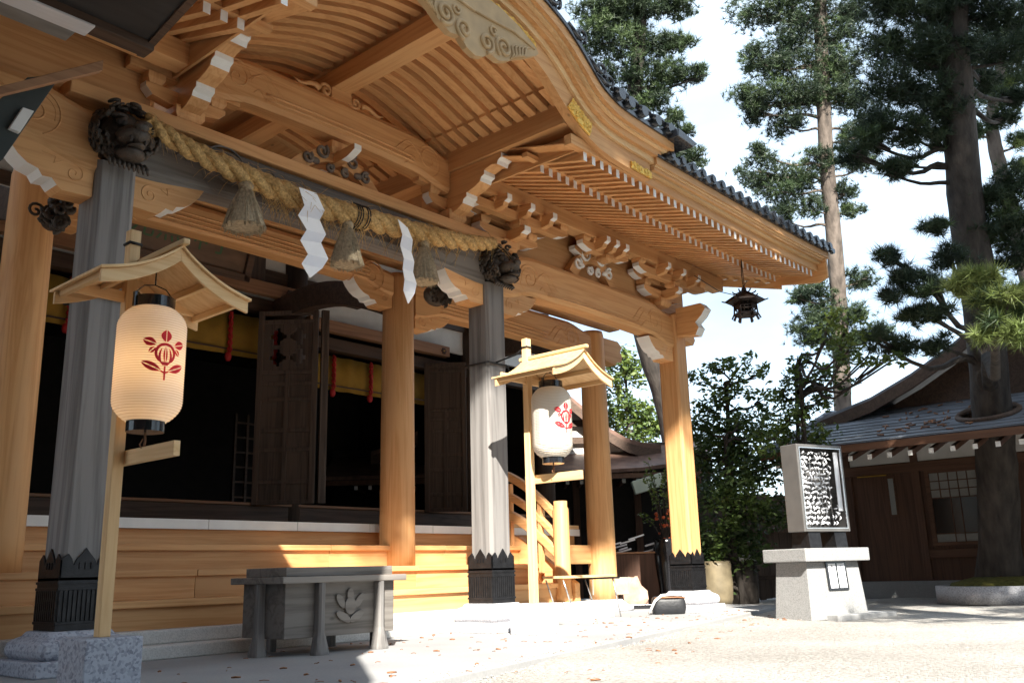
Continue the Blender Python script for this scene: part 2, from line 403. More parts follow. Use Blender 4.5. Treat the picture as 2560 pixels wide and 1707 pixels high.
def thing(name, label, cat, loc=(0, 0, 0), group=None):
    o = bpy.data.objects.new(name, None); sc.collection.objects.link(o)
    o.empty_display_size = 0.2
    o.location = loc; o['label'] = label; o['category'] = cat
    if group: o['group'] = group
    ORG[o.name] = Vector(loc)
    return o
def tag(o, label, cat, group=None, kind=None):
    o['label'] = label; o['category'] = cat
    if group: o['group'] = group
    if kind: o['kind'] = kind
    return o
def struct(o): o['kind'] = 'structure'; return o

def spiral(c, r0, turns, a0=0.0, cw=1, n=26, plane='xz', y=0.0, r1=0.12):
    """points of a carved scroll lying on a vertical face"""
    out = []
    for i in range(n+1):
        f = i/n; a = a0 + cw*turns*2*math.pi*f; r = r0*((1-f)+r1*f)
        u, v = c[0]+r*math.cos(a), c[1]+r*math.sin(a)
        out.append((u, y, v) if plane == 'xz' else (y, u, v))
    return out
def lerp(a, b, t): return a+(b-a)*t
def interp(x, pts):
    """smooth (cubic hermite) interpolation through sorted points"""
    n = len(pts)
    if x <= pts[0][0]: return pts[0][1]
    if x >= pts[-1][0]: return pts[-1][1]
    sl = []
    for i in range(n):
        if i == 0: sl.append((pts[1][1]-pts[0][1])/(pts[1][0]-pts[0][0])*0.3)
        elif i == n-1: sl.append((pts[-1][1]-pts[-2][1])/(pts[-1][0]-pts[-2][0]))
        else: sl.append((pts[i+1][1]-pts[i-1][1])/(pts[i+1][0]-pts[i-1][0]))
    for i in range(n-1):
        if x <= pts[i+1][0]:
            h = pts[i+1][0]-pts[i][0]; t = (x-pts[i][0])/h
            return ((2*t**3-3*t*t+1)*pts[i][1] + (t**3-2*t*t+t)*h*sl[i] + (-2*t**3+3*t*t)*pts[i+1][1] + (t**3-t*t)*h*sl[i+1])
# ================================================================== ground
g = MB()
# one gravel sheet to the horizon, finely divided near the camera with shallow undulation
N = 70
xs = [-400, -120, -40] + list(np.linspace(-14, 18, N)) + [40, 120, 400]
ys = [-400, -120, -40] + list(np.linspace(-12, 14, N)) + [40, 120, 400]
V = []
for yy in ys:
    for xx in xs:
        z = -0.035
        if -14 < xx < 18 and -12 < yy < 14:
            z += 0.010*math.sin(xx*1.7+yy*0.9)+0.008*math.sin(xx*3.1-yy*2.3+1)+0.006*math.sin(yy*4.7+xx*0.6)-0.012
        V.append((xx, yy, z))
nx = len(xs)
g.add(V, [(j*nx+i, j*nx+i+1, (j+1)*nx+i+1, (j+1)*nx+i) for j in range(len(ys)-1) for i in range(nx-1)], 0, True)
struct(g.build("ground", GRAV))
p = MB()
def edge(x): return -2.66 + 0.245*(x+3.51)
p.prism([(-13.0, edge(-13.0)), (6.2, edge(6.2)), (6.2, 9.0), (-13.0, 9.0)], 2, -0.25, 0.0)
struct(p.build("paving", CONC, bevel=0.01))

# ================================================================== the shrine
SH = thing("shrine", "cypress shrine porch with curved gable over a rope hung between two grey pillars", "shrine", (-2.13, 0.6, 0.0))
C1X, C2X, C4X, C0X = -4.27, 0.0, 3.9, -8.2
MIDX = -2.13

# --- stone steps and wooden stairs
s = MB(); s.box((-8.0, 0.27, 0.0), (2.55, 0.75, 0.10)); s.build("stone_step", STONEW, SH, bevel=0.012)
s = MB(); s.box((-8.0, 0.47, 0.10), (2.50, 0.95, 0.205)); s.build("stone_step", STONEW, SH, bevel=0.012)
STX0, STX1 = -8.0, 2.06
JO = (-4.9, -1.55, 0.35), (-5.6, -2.75, -0.1), (-4.4, -1.0, 0.7)
for k, (yn, zt, zb) in enumerate(((0.62, 0.43, 0.205), (0.99, 0.67, 0.43), (1.36, 0.90, 0.67))):
    cuts = [STX0]+list(JO[k])+[STX1]
    for xa, xb in zip(cuts[:-1], cuts[1:]):
        s = MB(); s.box((xa+0.0015, yn+0.035, zb), (xb-0.0015, yn+0.075, zt-0.055)); s.build("stair_riser", WX, SH, bevel=0.003)
        s = MB(); s.box((xa+0.0015, yn, zt-0.055), (xb-0.0015, yn+0.42, zt)); s.build("stair_tread", WX, SH, bevel=0.006)
s = MB(); s.box((STX0, 1.75, 0.90), (3.72, 1.80, 1.058)); s.build("veranda_apron", WX, SH, bevel=0.003)
for i, xa in enumerate((-8.0, -6.6, -5.45, -4.25, -3.3, -2.25, -1.2, -0.2, 0.8, 1.9)):
    xb = (-6.6, -5.45, -4.25, -3.3, -2.25, -1.2, -0.2, 0.8, 1.9, 3.78)[i]
    s = MB(); s.box((xa+0.003, 1.71, 1.062), (xb-0.003, 2.2, 1.15)); s.build("veranda_edge_board", WHITE if False else LX, SH, bevel=0.004)
    if i < 10:
        q = MB(); q.box((xa+0.003, 1.690, 1.058), (xb-0.003, 1.7085, 1.152)); q.build("white_edge_strip", WHITE, SH, bevel=0.003)
s = MB(); s.box((-8.0, 2.2, 1.06), (3.78, 4.0, 1.13)); s.build("veranda_floor", DKX, SH)
# tie beam and dark void under the veranda on the right, seen past the stairs
s = MB(); s.box((2.17, 1.50, 0.66), (3.90, 1.62, 0.92)); s.build("tie_beam", WX, SH, bevel=0.006)
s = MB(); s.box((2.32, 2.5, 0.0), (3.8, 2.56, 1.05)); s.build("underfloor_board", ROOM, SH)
# stringer at the right end of the stairs
s = MB(); s.prism([(0.50, 0.205), (0.80, 0.205), (1.75, 0.70), (1.75, 1.10), (1.40, 1.02), (0.62, 0.50), (0.50, 0.42)], 0, 2.065, 2.16)
s.build("stringer", WY, SH, bevel=0.006)
# stair railing: newel and curved rails
s = MB(); s.lathe([(0.11, 0.205), (0.115, 0.26), (0.10, 0.30), (0.10, 1.32), (0.085, 1.35), (0.085, 1.42)], (1.98, 0.62), 20)
s.build("newel_post", WZ, SH)
def rail(z0, z1, nm, r):
    s = MB()
    pts = [(1.98, 0.62+0.12*i, z0+(z1-z0)*(1-(1-i/9)**1.6)) for i in range(10)]
    secs = [[(1.98-r, y, z-r*1.3), (1.98+r, y, z-r*1.3), (1.98+r, y, z+r*1.3), (1.98-r, y, z+r*1.3)] for _, y, z in pts]
    s.loft(secs); s.build(nm, WY, SH, bevel=0.012)
rail(0.72, 1.35, "lower_rail", 0.05); rail(0.92, 1.60, "middle_rail", 0.04); rail(1.17, 1.86, "handrail", 0.045)
for yb in (0.95, 1.45):
    s = MB(); s.box((1.95, yb-0.03, 0.55), (2.01, yb+0.03, 1.50 + (yb-0.95)*0.4)); s.build("baluster", WZ, SH, bevel=0.006)
s = MB(); s.box((2.06, 1.72, 1.15), (3.80, 1.78, 1.21)); s.build("veranda_rail_base", LX, SH, bevel=0.004)
s = MB(); s.box((2.9, 1.70, 1.21), (3.0, 1.80, 1.42)); s.build("veranda_rail_post", LZ, SH, bevel=0.004)

# --- square pillars with iron shoes on cushion stones
def cushion(x, y, h=0.31):
    s = MB()
    s.box((x-h-0.03, y-h-0.03, 0.0), (x+h+0.03, y+h+0.03, 0.10))
    secs = []
    for hh, z in ((0.27, 0.10), (0.30, 0.125), (0.305, 0.16), (0.295, 0.20), (0.265, 0.225), (0.225, 0.245), (0.205, 0.275)):
        c = 0.35*hh
        secs.append([(x-hh+c*0.3, y-hh, z), (x+hh-c*0.3, y-hh, z), (x+hh, y-hh+c*0.3, z), (x+hh, y+hh-c*0.3, z), (x+hh-c*0.3, y+hh, z), (x-hh+c*0.3, y+hh, z), (x-hh, y+hh-c*0.3, z), (x-hh, y-hh+c*0.3, z)])
    s.loft(secs)
    s.build("foundation_stone", GRAN if x > -1 else GRAND, SH, bevel=0.012)
def pillar(x, y, mat, top):
    h, c = 0.155, 0.032
    s = MB()
    sec = lambda z, hh: [(x-hh+c, y-hh, z), (x+hh-c, y-hh, z), (x+hh, y-hh+c, z), (x+hh, y+hh-c, z), (x+hh-c, y+hh, z), (x-hh+c, y+hh, z), (x-hh, y+hh-c, z), (x-hh, y-hh+c, z)]
    s.loft([sec(0.275, h), sec(top, h*0.985)])
    s.build("pillar", mat, SH, bevel=0.004)
    # iron shoe: lower fluted casing, upper plate cut in ogee points
    s = MB()
    H = h+0.014
    for (ox, oy, tx, ty) in ((0, -1, 1, 0), (-1, 0, 0, -1), (1, 0, 0, 1), (0, 1, -1, 0)):
        def P(u, out, z): return (x+ox*(h+out)+tx*u, y+oy*(h+out)+ty*u, z)
        prof = [(-H, 0.60), (-H, 0.735), (-0.118, 0.775), (-0.092, 0.742), (-0.080, 0.700), (-0.062, 0.738), (-0.03, 0.775), (0.0, 0.812), (0.03, 0.775), (0.062, 0.738), (0.080, 0.700), (0.092, 0.742), (0.118, 0.775), (H, 0.735), (H, 0.60)]
        prof = [(u, z) for u, z in prof]
        a = [P(u, 0.003, z) for u, z in prof]; b = [P(u, 0.014, z) for u, z in prof]
        n = len(prof); base = len(s.v); s.v += a+b
        s.f.append(tuple(base+n+i for i in range(n))); s.m.append(0); s.s.append(False)
        for i in range(n-1): s.f.append((base+i, base+i+1, base+n+i+1, base+n+i)); s.m.append(0); s.s.append(False)
        # horizontal beading and flutes
        for zz in (0.585, 0.545, 0.325):
            s.obox(P(0, 0.016, zz), (H+0.006, 0.006, 0.009), (tx, ty, 0), (ox, oy, 0))
        for kf in range(11):
            uu = -H+0.015+kf*(2*H-0.03)/10
            s.obox(P(uu, 0.016, 0.435), (0.009, 0.006, 0.10), (tx, ty, 0), (ox, oy, 0))
        for uu in (-0.040, 0.0, 0.040):
            s.obox(P(uu, 0.017, 0.695), (0.006, 0.004, 0.022), (tx, ty, 0), (ox, oy, 0))
    s.box((x-H, y-H, 0.277), (x+H, y+H, 0.62))
    s.build("iron_shoe", IRON, SH, bevel=0.002)
    cushion(x, y)
pillar(C1X, 0, GZ, 3.66); pillar(C2X, 0, GZ, 3.66); pillar(C4X, 0, WZ, 4.05)
# --- round columns of the inner row
for x, zb in ((C1X, 0.66), (C2X, 0.66), (3.97, 0.16)):
    s = MB(); s.lathe([(0.205, zb), (0.205, zb+0.3), (0.197, 2.2), (0.185, 4.05), (0.17, 4.12)], (x, 1.45), 40)
    s.build("round_column", WZ, SH)
    if zb < 0.3:
        s = MB(); s.lathe([(0.42, 0.0), (0.42, 0.06), (0.36, 0.08), (0.30, 0.12), (0.26, 0.16)], (x, 1.45), 36); s.build("foundation_stone", GRAN, SH)

# --- rainbow beams
def rainbow(x0, x1, y, th, zb_end, zb_mid, zt_end, zt_mid, mat, name="rainbow_beam", n=28, endlen=0.55):
    s = MB(); secs = []
    for i in range(n+1):
        x = lerp(x0, x1, i/n); e = min(x-x0, x1-x)
        k = min(1.0, e/endlen); k = k*k*(3-2*k)
        u = abs(2*(x-x0)/(x1-x0)-1)
        zb = lerp(zb_end, zb_mid, k) - 0.04*u*u*k
        zt = lerp(zt_end, zt_mid, k)
        b = th/2
        secs.append([(x, y-b+0.03, zb), (x, y-b, zb+0.045), (x, y-b, zt-0.05), (x, y-b+0.03, zt), (x, y+b-0.03, zt), (x, y+b, zt-0.05), (x, y+b, zb+0.045), (x, y+b-0.03, zb)])
    s.loft(secs)
    return s
def carve(s, cx, cz, y, sx=1, sc_=1.0, mi=0):
    """scrolls and trailing leaves standing a little proud of a beam's face"""
    f = 0.0085*sc_
    T = lambda pts: s.tube([(cx+sx*(a-cx), b, c) for a, b, c in pts], [f*(0.5+0.5*math.sin(math.pi*min(1, max(0.05, i/(len(pts)-1))))) for i in range(len(pts))], 6, mi)
    T(spiral((cx, cz), 0.15*sc_, 1.6, R(200), -1, 30, y=y))
    T(spiral((cx, cz), 0.19*sc_, 0.7, R(250), -1, 22, y=y, r1=0.8))
    T([(cx+0.15*sc_+0.05*i*sc_, y, cz+0.10*sc_*math.sin(i*0.55)+0.03*sc_) for i in range(9)])
    T([(cx+0.12*sc_+0.045*i*sc_, y, cz-0.02*sc_+0.11*sc_*math.sin(i*0.5+0.4)) for i in range(8)])
    T([(cx+0.18*sc_+0.03*i*sc_, y, cz-0.10*sc_+0.05*sc_*math.sin(i*0.8)) for i in range(7)])
# front row, right bay (new wood)
s = rainbow(C2X+0.15, C4X-0.15, 0.0, 0.25, 3.55, 3.69, 4.03, 4.14, WX)
carve(s, 0.62, 3.86, -0.125); carve(s, 3.28, 3.86, -0.125, -1)
for dz, r_ in ((0.075, 0.012), (0.11, 0.008)):
    s.tube([(lerp(0.95, 2.95, i/14), -0.125, 3.655+dz+0.012*math.sin(math.pi*i/14)) for i in range(15)], r_, 6)
s.build("rainbow_beam", WX, SH)
s = rainbow(C0X+0.15, C1X-0.15, 0.0, 0.25, 3.55, 3.69, 4.03, 4.14, WX)
carve(s, C1X-0.62, 3.90, -0.125, -1); carve(s, C1X-1.15, 3.95, -0.125, -1, 0.8)
s.build("rainbow_beam", WX, SH)
# centre bay (weathered)
s = rainbow(C1X+0.15, C2X-0.15, 0.0, 0.25, 3.62, 3.70, 4.02, 4.11, GX, endlen=0.7)
carve(s, -3.35, 3.92, -0.125, 1, 1.25); carve(s, -0.75, 3.90, -0.125, -1, 1.0); carve(s, -3.85, 3.95, -0.125, 1, 0.7)
s.build("rainbow_beam", GX, SH)
s = MB(); s.box((C1X-0.4, -0.14, 4.125), (C2X+0.4, 0.14, 4.235)); s.build("top_plate", WX, SH, bevel=0.008)
# inner row
s = rainbow(C1X+0.18, C2X-0.18, 1.45, 0.24, 3.80, 3.93, 4.10, 4.21, WX)
for i in range(4):
    s.tube([(lerp(-3.75, -0.55, q/16), 1.33, 3.945+0.045*i+0.01*math.sin(math.pi*q/16)) for q in range(17)], 0.009, 6)
carve(s, -3.75, 4.02, 1.33); carve(s, -0.52, 4.00, 1.33, -1)
s.build("rainbow_beam", WX, SH)
s = rainbow(C2X+0.18, 3.97-0.18, 1.45, 0.24, 3.60, 3.73, 4.05, 4.15, WX)
for i in range(4):
    s.tube([(lerp(0.6, 2.75, q/16), 1.33, 3.75+0.05*i-0.03*(q/16)**3) for q in range(17)], 0.010, 6)
carve(s, 3.30, 3.90, 1.33, -1)
s.build("rainbow_beam", WX, SH)
# nosing of the inner beam past the last column
s = MB(); s.prism([(4.1, 3.72), (4.45, 3.66), (4.50, 3.72), (4.62, 3.74), (4.66, 3.82), (4.60, 3.90), (4.66, 3.98), (4.55, 4.06), (4.1, 4.06)], 1, 1.36, 1.54, 0, [0, 0, 1, 1, 1, 1, 0, 0, 0]); s.build("beam_nosing", [WX, WHITE], SH, bevel=0.006)
# curved tie beams running back to the hall
for x in (C1X, C2X, 3.97):
    s = MB(); secs = []
    for i in range(15):
        t = i/14; y = lerp(1.6, 3.95, t); zc = 3.80+0.38*t+0.20*math.sin(math.pi*t)
        hh = 0.16
        secs.append([(x-0.09, y, zc-hh), (x+0.09, y, zc-hh), (x+0.09, y, zc+hh), (x-0.09, y, zc+hh)])
    s.loft(secs); s.build("shrimp_beam", DKX, SH, bevel=0.01)

# --- bearing brackets under the beams, white painted along the cut edge
def under(x, y, sx, zt, zb, mat, th=0.20, L=0.60):
    dz = zt-zb
    q = [(0, 0.0), (0.20, -0.03), (0.235, 0.05), (0.27, 0.18), (0.33, 0.16), (0.36, 0.30), (0.43, 0.36), (0.49, 0.50), (0.55, 0.72), (0.60, 1.0), (0, 1.0)]
    poly = [(x+sx*u*L/0.6, zb+v*dz) for u, v in q]
    side = [0, 0, 1, 1, 1, 1, 1, 1, 1, 0, 0]
    s = MB(); s.prism(poly, 1, y-th/2, y+th/2, 0, side)
    c = (x+sx*0.13*L/0.6, zb+dz*0.42)
    s.tube(spiral(c, 0.075, 1.4, R(90), sx, 20, y=y-th/2), 0.007, 5)
    s.tube([(c[0]+sx*0.09, y-th/2, c[1]+0.07), (c[0]+sx*0.15, y-th/2, c[1]+0.035), (c[0]+sx*0.14, y-th/2, c[1]+0.09), (c[0]+sx*0.24, y-th/2, c[1]+0.10)], 0.006, 5)
    s.build("bearing_bracket", [mat, WHITE], SH, bevel=0.003)
under(C2X+0.155, 0, 1, 3.645, 3.37, WX); under(C4X-0.155, 0, -1, 3.64, 3.37, WX)
under(C2X-0.155, 0, -1, 3.70, 3.40, WX); under(C1X+0.155, 0, 1, 3.70, 3.38, WX); under(C1X-0.155, 0, -1, 3.70, 3.36, WX, L=0.66)
under(C2X-0.19, 1.45, -1, 3.93, 3.66, WX); under(C2X+0.19, 1.45, 1, 3.70, 3.48, WX); under(3.97-0.19, 1.45, -1, 3.70, 3.44, WX); under(C1X+0.19, 1.45, 1, 3.93, 3.66, WX)
# carved nosings on the right end pillar: lion-like curl painted white at the rim
s = MB(); s.prism([(4.05, 3.74), (4.34, 3.70), (4.40, 3.78), (4.36, 3.86), (4.46, 3.92), (4.43, 4.00), (4.55, 4.06), (4.58, 4.15), (4.50, 4.22), (4.05, 4.16)], 1, -0.10, 0.10, 0, [0, 1, 1, 1, 1, 1, 1, 1, 0, 0])
s.tube(spiral((4.22, 3.95), 0.10, 1.5, 0, 1, 20, y=-0.10), 0.008, 5); s.build("beam_nosing", [WX, WHITE], SH, bevel=0.004)
s = MB(); s.prism([(-0.15, 3.74), (-0.44, 3.70), (-0.50, 3.80), (-0.45, 3.88), (-0.55, 3.96), (-0.62, 4.05), (-0.55, 4.14), (-0.15, 4.14)], 0, C4X-0.09, C4X+0.09, 0, [0, 1, 1, 1, 1, 1, 0, 0]); s.build("beam_nosing", [WY, WHITE], SH, bevel=0.004)

# --- bracket sets: bearing blocks and boat-shaped arms
def block(s, x, y, z, w=0.085, h=0.10, mi=0):
    w2 = w*0.72
    s.loft([[(x-w2, y-w2, z), (x+w2, y-w2, z), (x+w2, y+w2, z), (x-w2, y+w2, z)], [(x-w, y-w, z+h*0.45), (x+w, y-w, z+h*0.45), (x+w, y+w, z+h*0.45), (x-w, y+w, z+h*0.45)], [(x-w, y-w, z+h), (x+w, y-w, z+h), (x+w, y+w, z+h), (x-w, y+w, z+h)]], mi)
def arm(s, c, L, axis, h=0.12, th=0.085):
    """boat-shaped arm centred on c; underside of the ends curves up, end grain painted white"""
    x, y, z = c
    top = z+h
    q = [(-L, top), (-L, z+h*0.50), (-L+0.05, z+h*0.30), (-L+0.11, z+h*0.10), (-L+0.19, z), (L-0.19, z), (L-0.11, z+h*0.10), (L-0.05, z+h*0.30), (L, z+h*0.50), (L, top)]
    side = [1, 1, 1, 1, 0, 1, 1, 1, 1, 0]
    if axis == 0: s.prism([(x+a, b) for a, b in q], 1, y-th/2, y+th/2, 0, side)
    else: s.prism([(y+a, b) for a, b in q], 0, x-th/2, x+th/2, 0, side)
def bracket_set(x, y=0.0, z0=4.14, l1=0.50, l2=0.80, low=True):
    if low:
        s = MB(); block(s, x, y, z0, 0.135, 0.115); s.build("bearing_block", WZ, SH, bevel=0.004)
        s = MB(); arm(s, (x, y-0.03, z0+0.112), l1, 0, 0.115, 0.13); s.build("bracket_arm", [WX, WHITE], SH, bevel=0.003)
        s = MB(); s.prism([(y-0.37, z0+0.225), (y-0.37, z0+0.165), (y-0.315, z0+0.145), (y-0.30, z0+0.115), (y-0.20, z0+0.10), (y+0.1, z0+0.10), (y+0.1, z0+0.225)], 0, x-0.055, x+0.055, 0, [1, 1, 0, 0, 0, 0, 0]); s.build("bracket_arm", [WY, WHITE], SH, bevel=0.003)
        for k in (-1, 1):
            s = MB(); block(s, x+k*(l1-0.09), y-0.03, z0+0.226, 0.078, 0.085); s.build("bearing_block", [WZ], SH, bevel=0.003)
    s = MB(); block(s, x, y-0.24, z0+0.226, 0.078, 0.085); s.build("bearing_block", [WZ], SH, bevel=0.003)
    s = MB(); arm(s, (x, y-0.22, z0+0.308), l2, 0, 0.105, 0.10); s.build("bracket_arm", [WX, WHITE], SH, bevel=0.003)
    s = MB(); arm(s, (x, y-0.02, z0+0.308), l2*0.8, 0, 0.105, 0.10); s.build("bracket_arm", [WX, WHITE], SH, bevel=0.003)
    for k in (-2, -1, 0, 1, 2):
        s = MB(); block(s, x+k*(l2-0.08)/2, y-0.22, z0+0.412, 0.072, 0.066); s.build("bearing_block", [WZ], SH, bevel=0.003)
    for k in (-1, 0, 1):
        s = MB(); s.prism([(y-0.46, z0+0.47), (y-0.46, z0+0.405), (y-0.41, z0+0.385), (y-0.385, z0+0.34), (y-0.28, z0+0.325), (y+0.1, z0+0.325), (y+0.1, z0+0.47)], 0, x+k*(l2-0.08)/2-0.04, x+k*(l2-0.08)/2+0.04, 0, [1, 1, 0, 0, 0, 0, 0]); s.build("bracket_arm", [WY, WHITE], SH, bevel=0.003)
bracket_set(0.32, l2=0.88); bracket_set(3.62, l2=0.88); bracket_set(2.0, l2=0.50, low=False)
# frog-leg strut with carved scrolls in the middle of the right bay
def frogleg(x, y, z, w_, h, mats, th=0.10, scroll=True):
    s = MB()
    out = []
    for i in range(13):
        t = i/12; a = -w_+2*w_*t
        out.append((x+a, z+h*(0.16+0.84*math.sin(math.pi*t)**0.8)))
    inn = []
    for i in range(11):
        t = i/10; a = (w_*0.72)*(1-2*t)
        inn.append((x+a, z+h*0.62*math.sin(math.pi*t)**0.9))
    poly = [(x-w_, z)] + out + [(x+w_, z)] + inn
    # build as strips so the hollow stays open
    n = 12
    for i in range(n):
        t0, t1 = i/n, (i+1)/n
        f = lambda t: (x-w_+2*w_*t, z+h*(0.16+0.84*math.sin(math.pi*t)**0.8))
        gf = lambda t: (x-(w_*0.74)+2*(w_*0.74)*t, z+h*0.60*math.sin(math.pi*t)**0.9)
        s.prism([gf(t0), gf(t1), f(t1), f(t0)], 1, y-th/2, y+th/2)
    s.build("frog_leg_strut", mats[0], SH)
    if scroll:
        for sx in (-1, 1):
            s = MB()
            for (cx, cz, r) in ((0.16, 0.33, 0.10), (0.30, 0.18, 0.08), (0.08, 0.14, 0.06)):
                s.tube(spiral((x+sx*cx*w_/0.45, z+cz*h/0.4), r*h/0.4, 1.3, R(60), sx, 16, y=y-th/2-0.01, r1=0.3), 0.018, 6)
            s.ball((x+sx*0.22*w_/0.45, y-th/2, z+h*0.42), (0.05, 0.03, 0.035), 6)
            s.build("openwork_carving", [mats[1]], SH)
frogleg(2.0, 0.0, 4.14, 0.50, 0.42, (WX, WHITE))
frogleg(MIDX, 0.0, 4.235, 0.52, 0.30, (WX, GC))
s = MB(); block(s, MIDX, 0, 4.50, 0.11, 0.11); s.build("bearing_block", WZ, SH, bevel=0.004)
s = MB(); arm(s, (MIDX, -0.02, 4.40), 0.34, 1, 0.11); s.build("bracket_arm", [WY, WHITE], SH, bevel=0.003)

# --- wall plate (keta) over the brackets, both side bays
s = MB(); s.box((-0.42, -0.31, 4.618), (5.0, -0.12, 4.815)); s.build("wall_plate", WX, SH, bevel=0.006)
s = MB(); s.box((-9.5, -0.31, 4.618), (-3.84, -0.12, 4.815)); s.build("wall_plate", WX, SH, bevel=0.006)
s = MB(); s.box((-0.3, 0.06, 4.14), (4.4, 0.10, 4.95)); s.build("infill_board", WX, SH)
s = MB(); s.box((-9.0, 0.06, 4.14), (-3.96, 0.10, 4.95)); s.build("infill_board", WX, SH)
s = MB(); s.box((-9.5, 1.35, 4.25), (4.6, 1.55, 4.45)); s.build("wall_plate", WX, SH, bevel=0.006)

# --- curved gable (karahafu): underside curve, distance from the ridge
KF = [(0, 5.37), (0.5, 5.33), (0.88, 5.21), (1.06, 5.115), (1.2, 5.01), (1.41, 4.845), (1.6, 4.735), (1.91, 4.635), (2.23, 4.60), (2.9, 4.585)]
KR = [(0, 5.40), (0.5, 5.355), (0.9, 5.235), (1.2, 5.12), (1.47, 5.03), (1.75, 4.96)]
PX = 1.57
for sx in (-1, 1):
    s = MB(); s.box((MIDX+sx*PX-0.12, -1.69, 4.79), (MIDX+sx*PX+0.12, 3.0, 5.05)); s.build("gable_purlin", WY, SH, bevel=0.006)
s = MB(); s.box((MIDX-0.105, -1.69, 5.165), (MIDX+0.105, 3.0, 5.355)); s.build("ridge_purlin", WY, SH, bevel=0.006)
# upper rainbow beam carrying the ridge purlin
s = rainbow(MIDX-PX+0.1, MIDX+PX-0.1, 0.0, 0.22, 4.55, 4.665, 4.95, 5.06, WX, endlen=0.5)
carve(s, MIDX-PX+0.42, 4.84, -0.11, 1, 0.95); carve(s, MIDX+PX-0.42, 4.82, -0.11, -1, 0.95)
for k in (0, 1):
    s.tube([(lerp(MIDX-0.85, MIDX+0.95, q/16), -0.11, 4.735+0.05*k+0.02*math.sin(math.pi*q/16)) for q in range(17)], 0.012, 6)
s.build("rainbow_beam", WX, SH)
s = MB()
for sx in (-1, 1):
    s.tube(spiral((MIDX+sx*0.18, 5.11), 0.07, 1.4, R(180), sx, 18, y=-0.08), 0.02, 6)
    s.tube([(MIDX+sx*(0.25+0.06*i), -0.08, 5.10+0.025*math.sin(i*1.3)) for i in range(6)], [0.03, 0.028, 0.024, 0.02, 0.014, 0.006], 6)
s.box((MIDX-0.12, -0.10, 5.06), (MIDX+0.12, 0.10, 5.165))
s.build("ridge_strut", WX, SH)
for sx in (-1, 1):    # stepped arms under each side purlin, projecting to the front
    x = MIDX+sx*PX
    s = MB(); block(s, x, 0, 4.235, 0.13, 0.12); s.build("bearing_block", WZ, SH, bevel=0.004)
    for (yt, za, ztp) in ((-0.34, 4.33, 4.50), (-0.60, 4.51, 4.67), (-0.84, 4.68, 4.785)):
        s = MB()
        q = [(yt, ztp), (yt, ztp-0.055), (yt+0.045, ztp-0.075), (yt+0.06, ztp-0.115), (yt+0.13, za+0.01), (yt+0.24, za-0.02), (0.35, za-0.02), (0.35, ztp)]
        s.prism(q, 0, x-0.085, x+0.085, 0, [1, 1, 1, 0, 0, 0, 0, 0]); s.build("bracket_arm", [WY, WHITE], SH, bevel=0.003)
    for k in (-1, 1):
        s = MB(); s.prism([(x+k*0.0, 4.35), (x+k*0.30, 4.40), (x+k*0.36, 4.46), (x+k*0.36, 4.50), (x, 4.50)], 1, -0.05, 0.05, 0, [0, 1, 1, 0, 0]); s.build("bracket_arm", [WX, WHITE], SH, bevel=0.003)
        for zz in (4.50, 4.66):
            s = MB(); block(s, x+k*0.28, 0, zz, 0.075, 0.09); s.build("bearing_block", [WZ], SH, bevel=0.003)
    s = MB(); s.box((x-0.5, -0.05, 4.59), (x+0.5, 0.05, 4.69)); s.build("bracket_arm", [WX, WHITE], SH, bevel=0.004)
    s = MB(); s.box((x-0.07, -0.05, 4.2), (x+0.07, 0.30, 4.79)); s.build("bracket_post", WZ, SH)

for sx in (-1, 1):
    x = MIDX+sx*(PX+0.135)
    s = MB(); s.box((x-0.012, -1.69, 4.60), (x+0.012, 1.0, 5.10)); s.build("gable_side_board", WY, SH)
# curved rafters, one mesh each, both halves of the hump
def kr(u): return interp(u, KR)
def make_curved_rafter(y, side, name="curved_rafter"):
    s = MB(); w_ = 0.044
    us = [0.10+i*(1.46-0.10)/18 for i in range(19)]
    secs = [[(MIDX+side*u, y-w_, kr(u)), (MIDX+side*u, y+w_, kr(u)), (MIDX+side*u, y+w_, kr(u)+0.07), (MIDX+side*u, y-w_, kr(u)+0.07)] for u in us]
    s.loft(secs, 0)
    us = [1.22+i*0.24/5 for i in range(6)]
    secs = [[(MIDX+side*u, y-w_-0.004, kr(u)-0.030), (MIDX+side*u, y+w_+0.004, kr(u)-0.030), (MIDX+side*u, y+w_+0.004, kr(u)+0.002), (MIDX+side*u, y-w_-0.004, kr(u)+0.002)] for u in us]
    s.loft(secs, 0)
    return s.build(name, WX, SH)
yy = -1.62
while yy < 1.6:
    for side in (-1, 1):
        if side == -1 and yy > 0.9: continue
        make_curved_rafter(yy, side)
    yy += 0.158
s = MB(); secs = []     # boarding above the curved rafters
for i in range(41):
    u = -1.95+3.9*i/40; z = kr(abs(u))+0.071
    secs.append([(MIDX+u, -1.72, z), (MIDX+u, 3.2, z), (MIDX+u, 3.2, z+0.02), (MIDX+u, -1.72, z+0.02)])
s.loft(secs); s.build("gable_boarding", WY, SH)

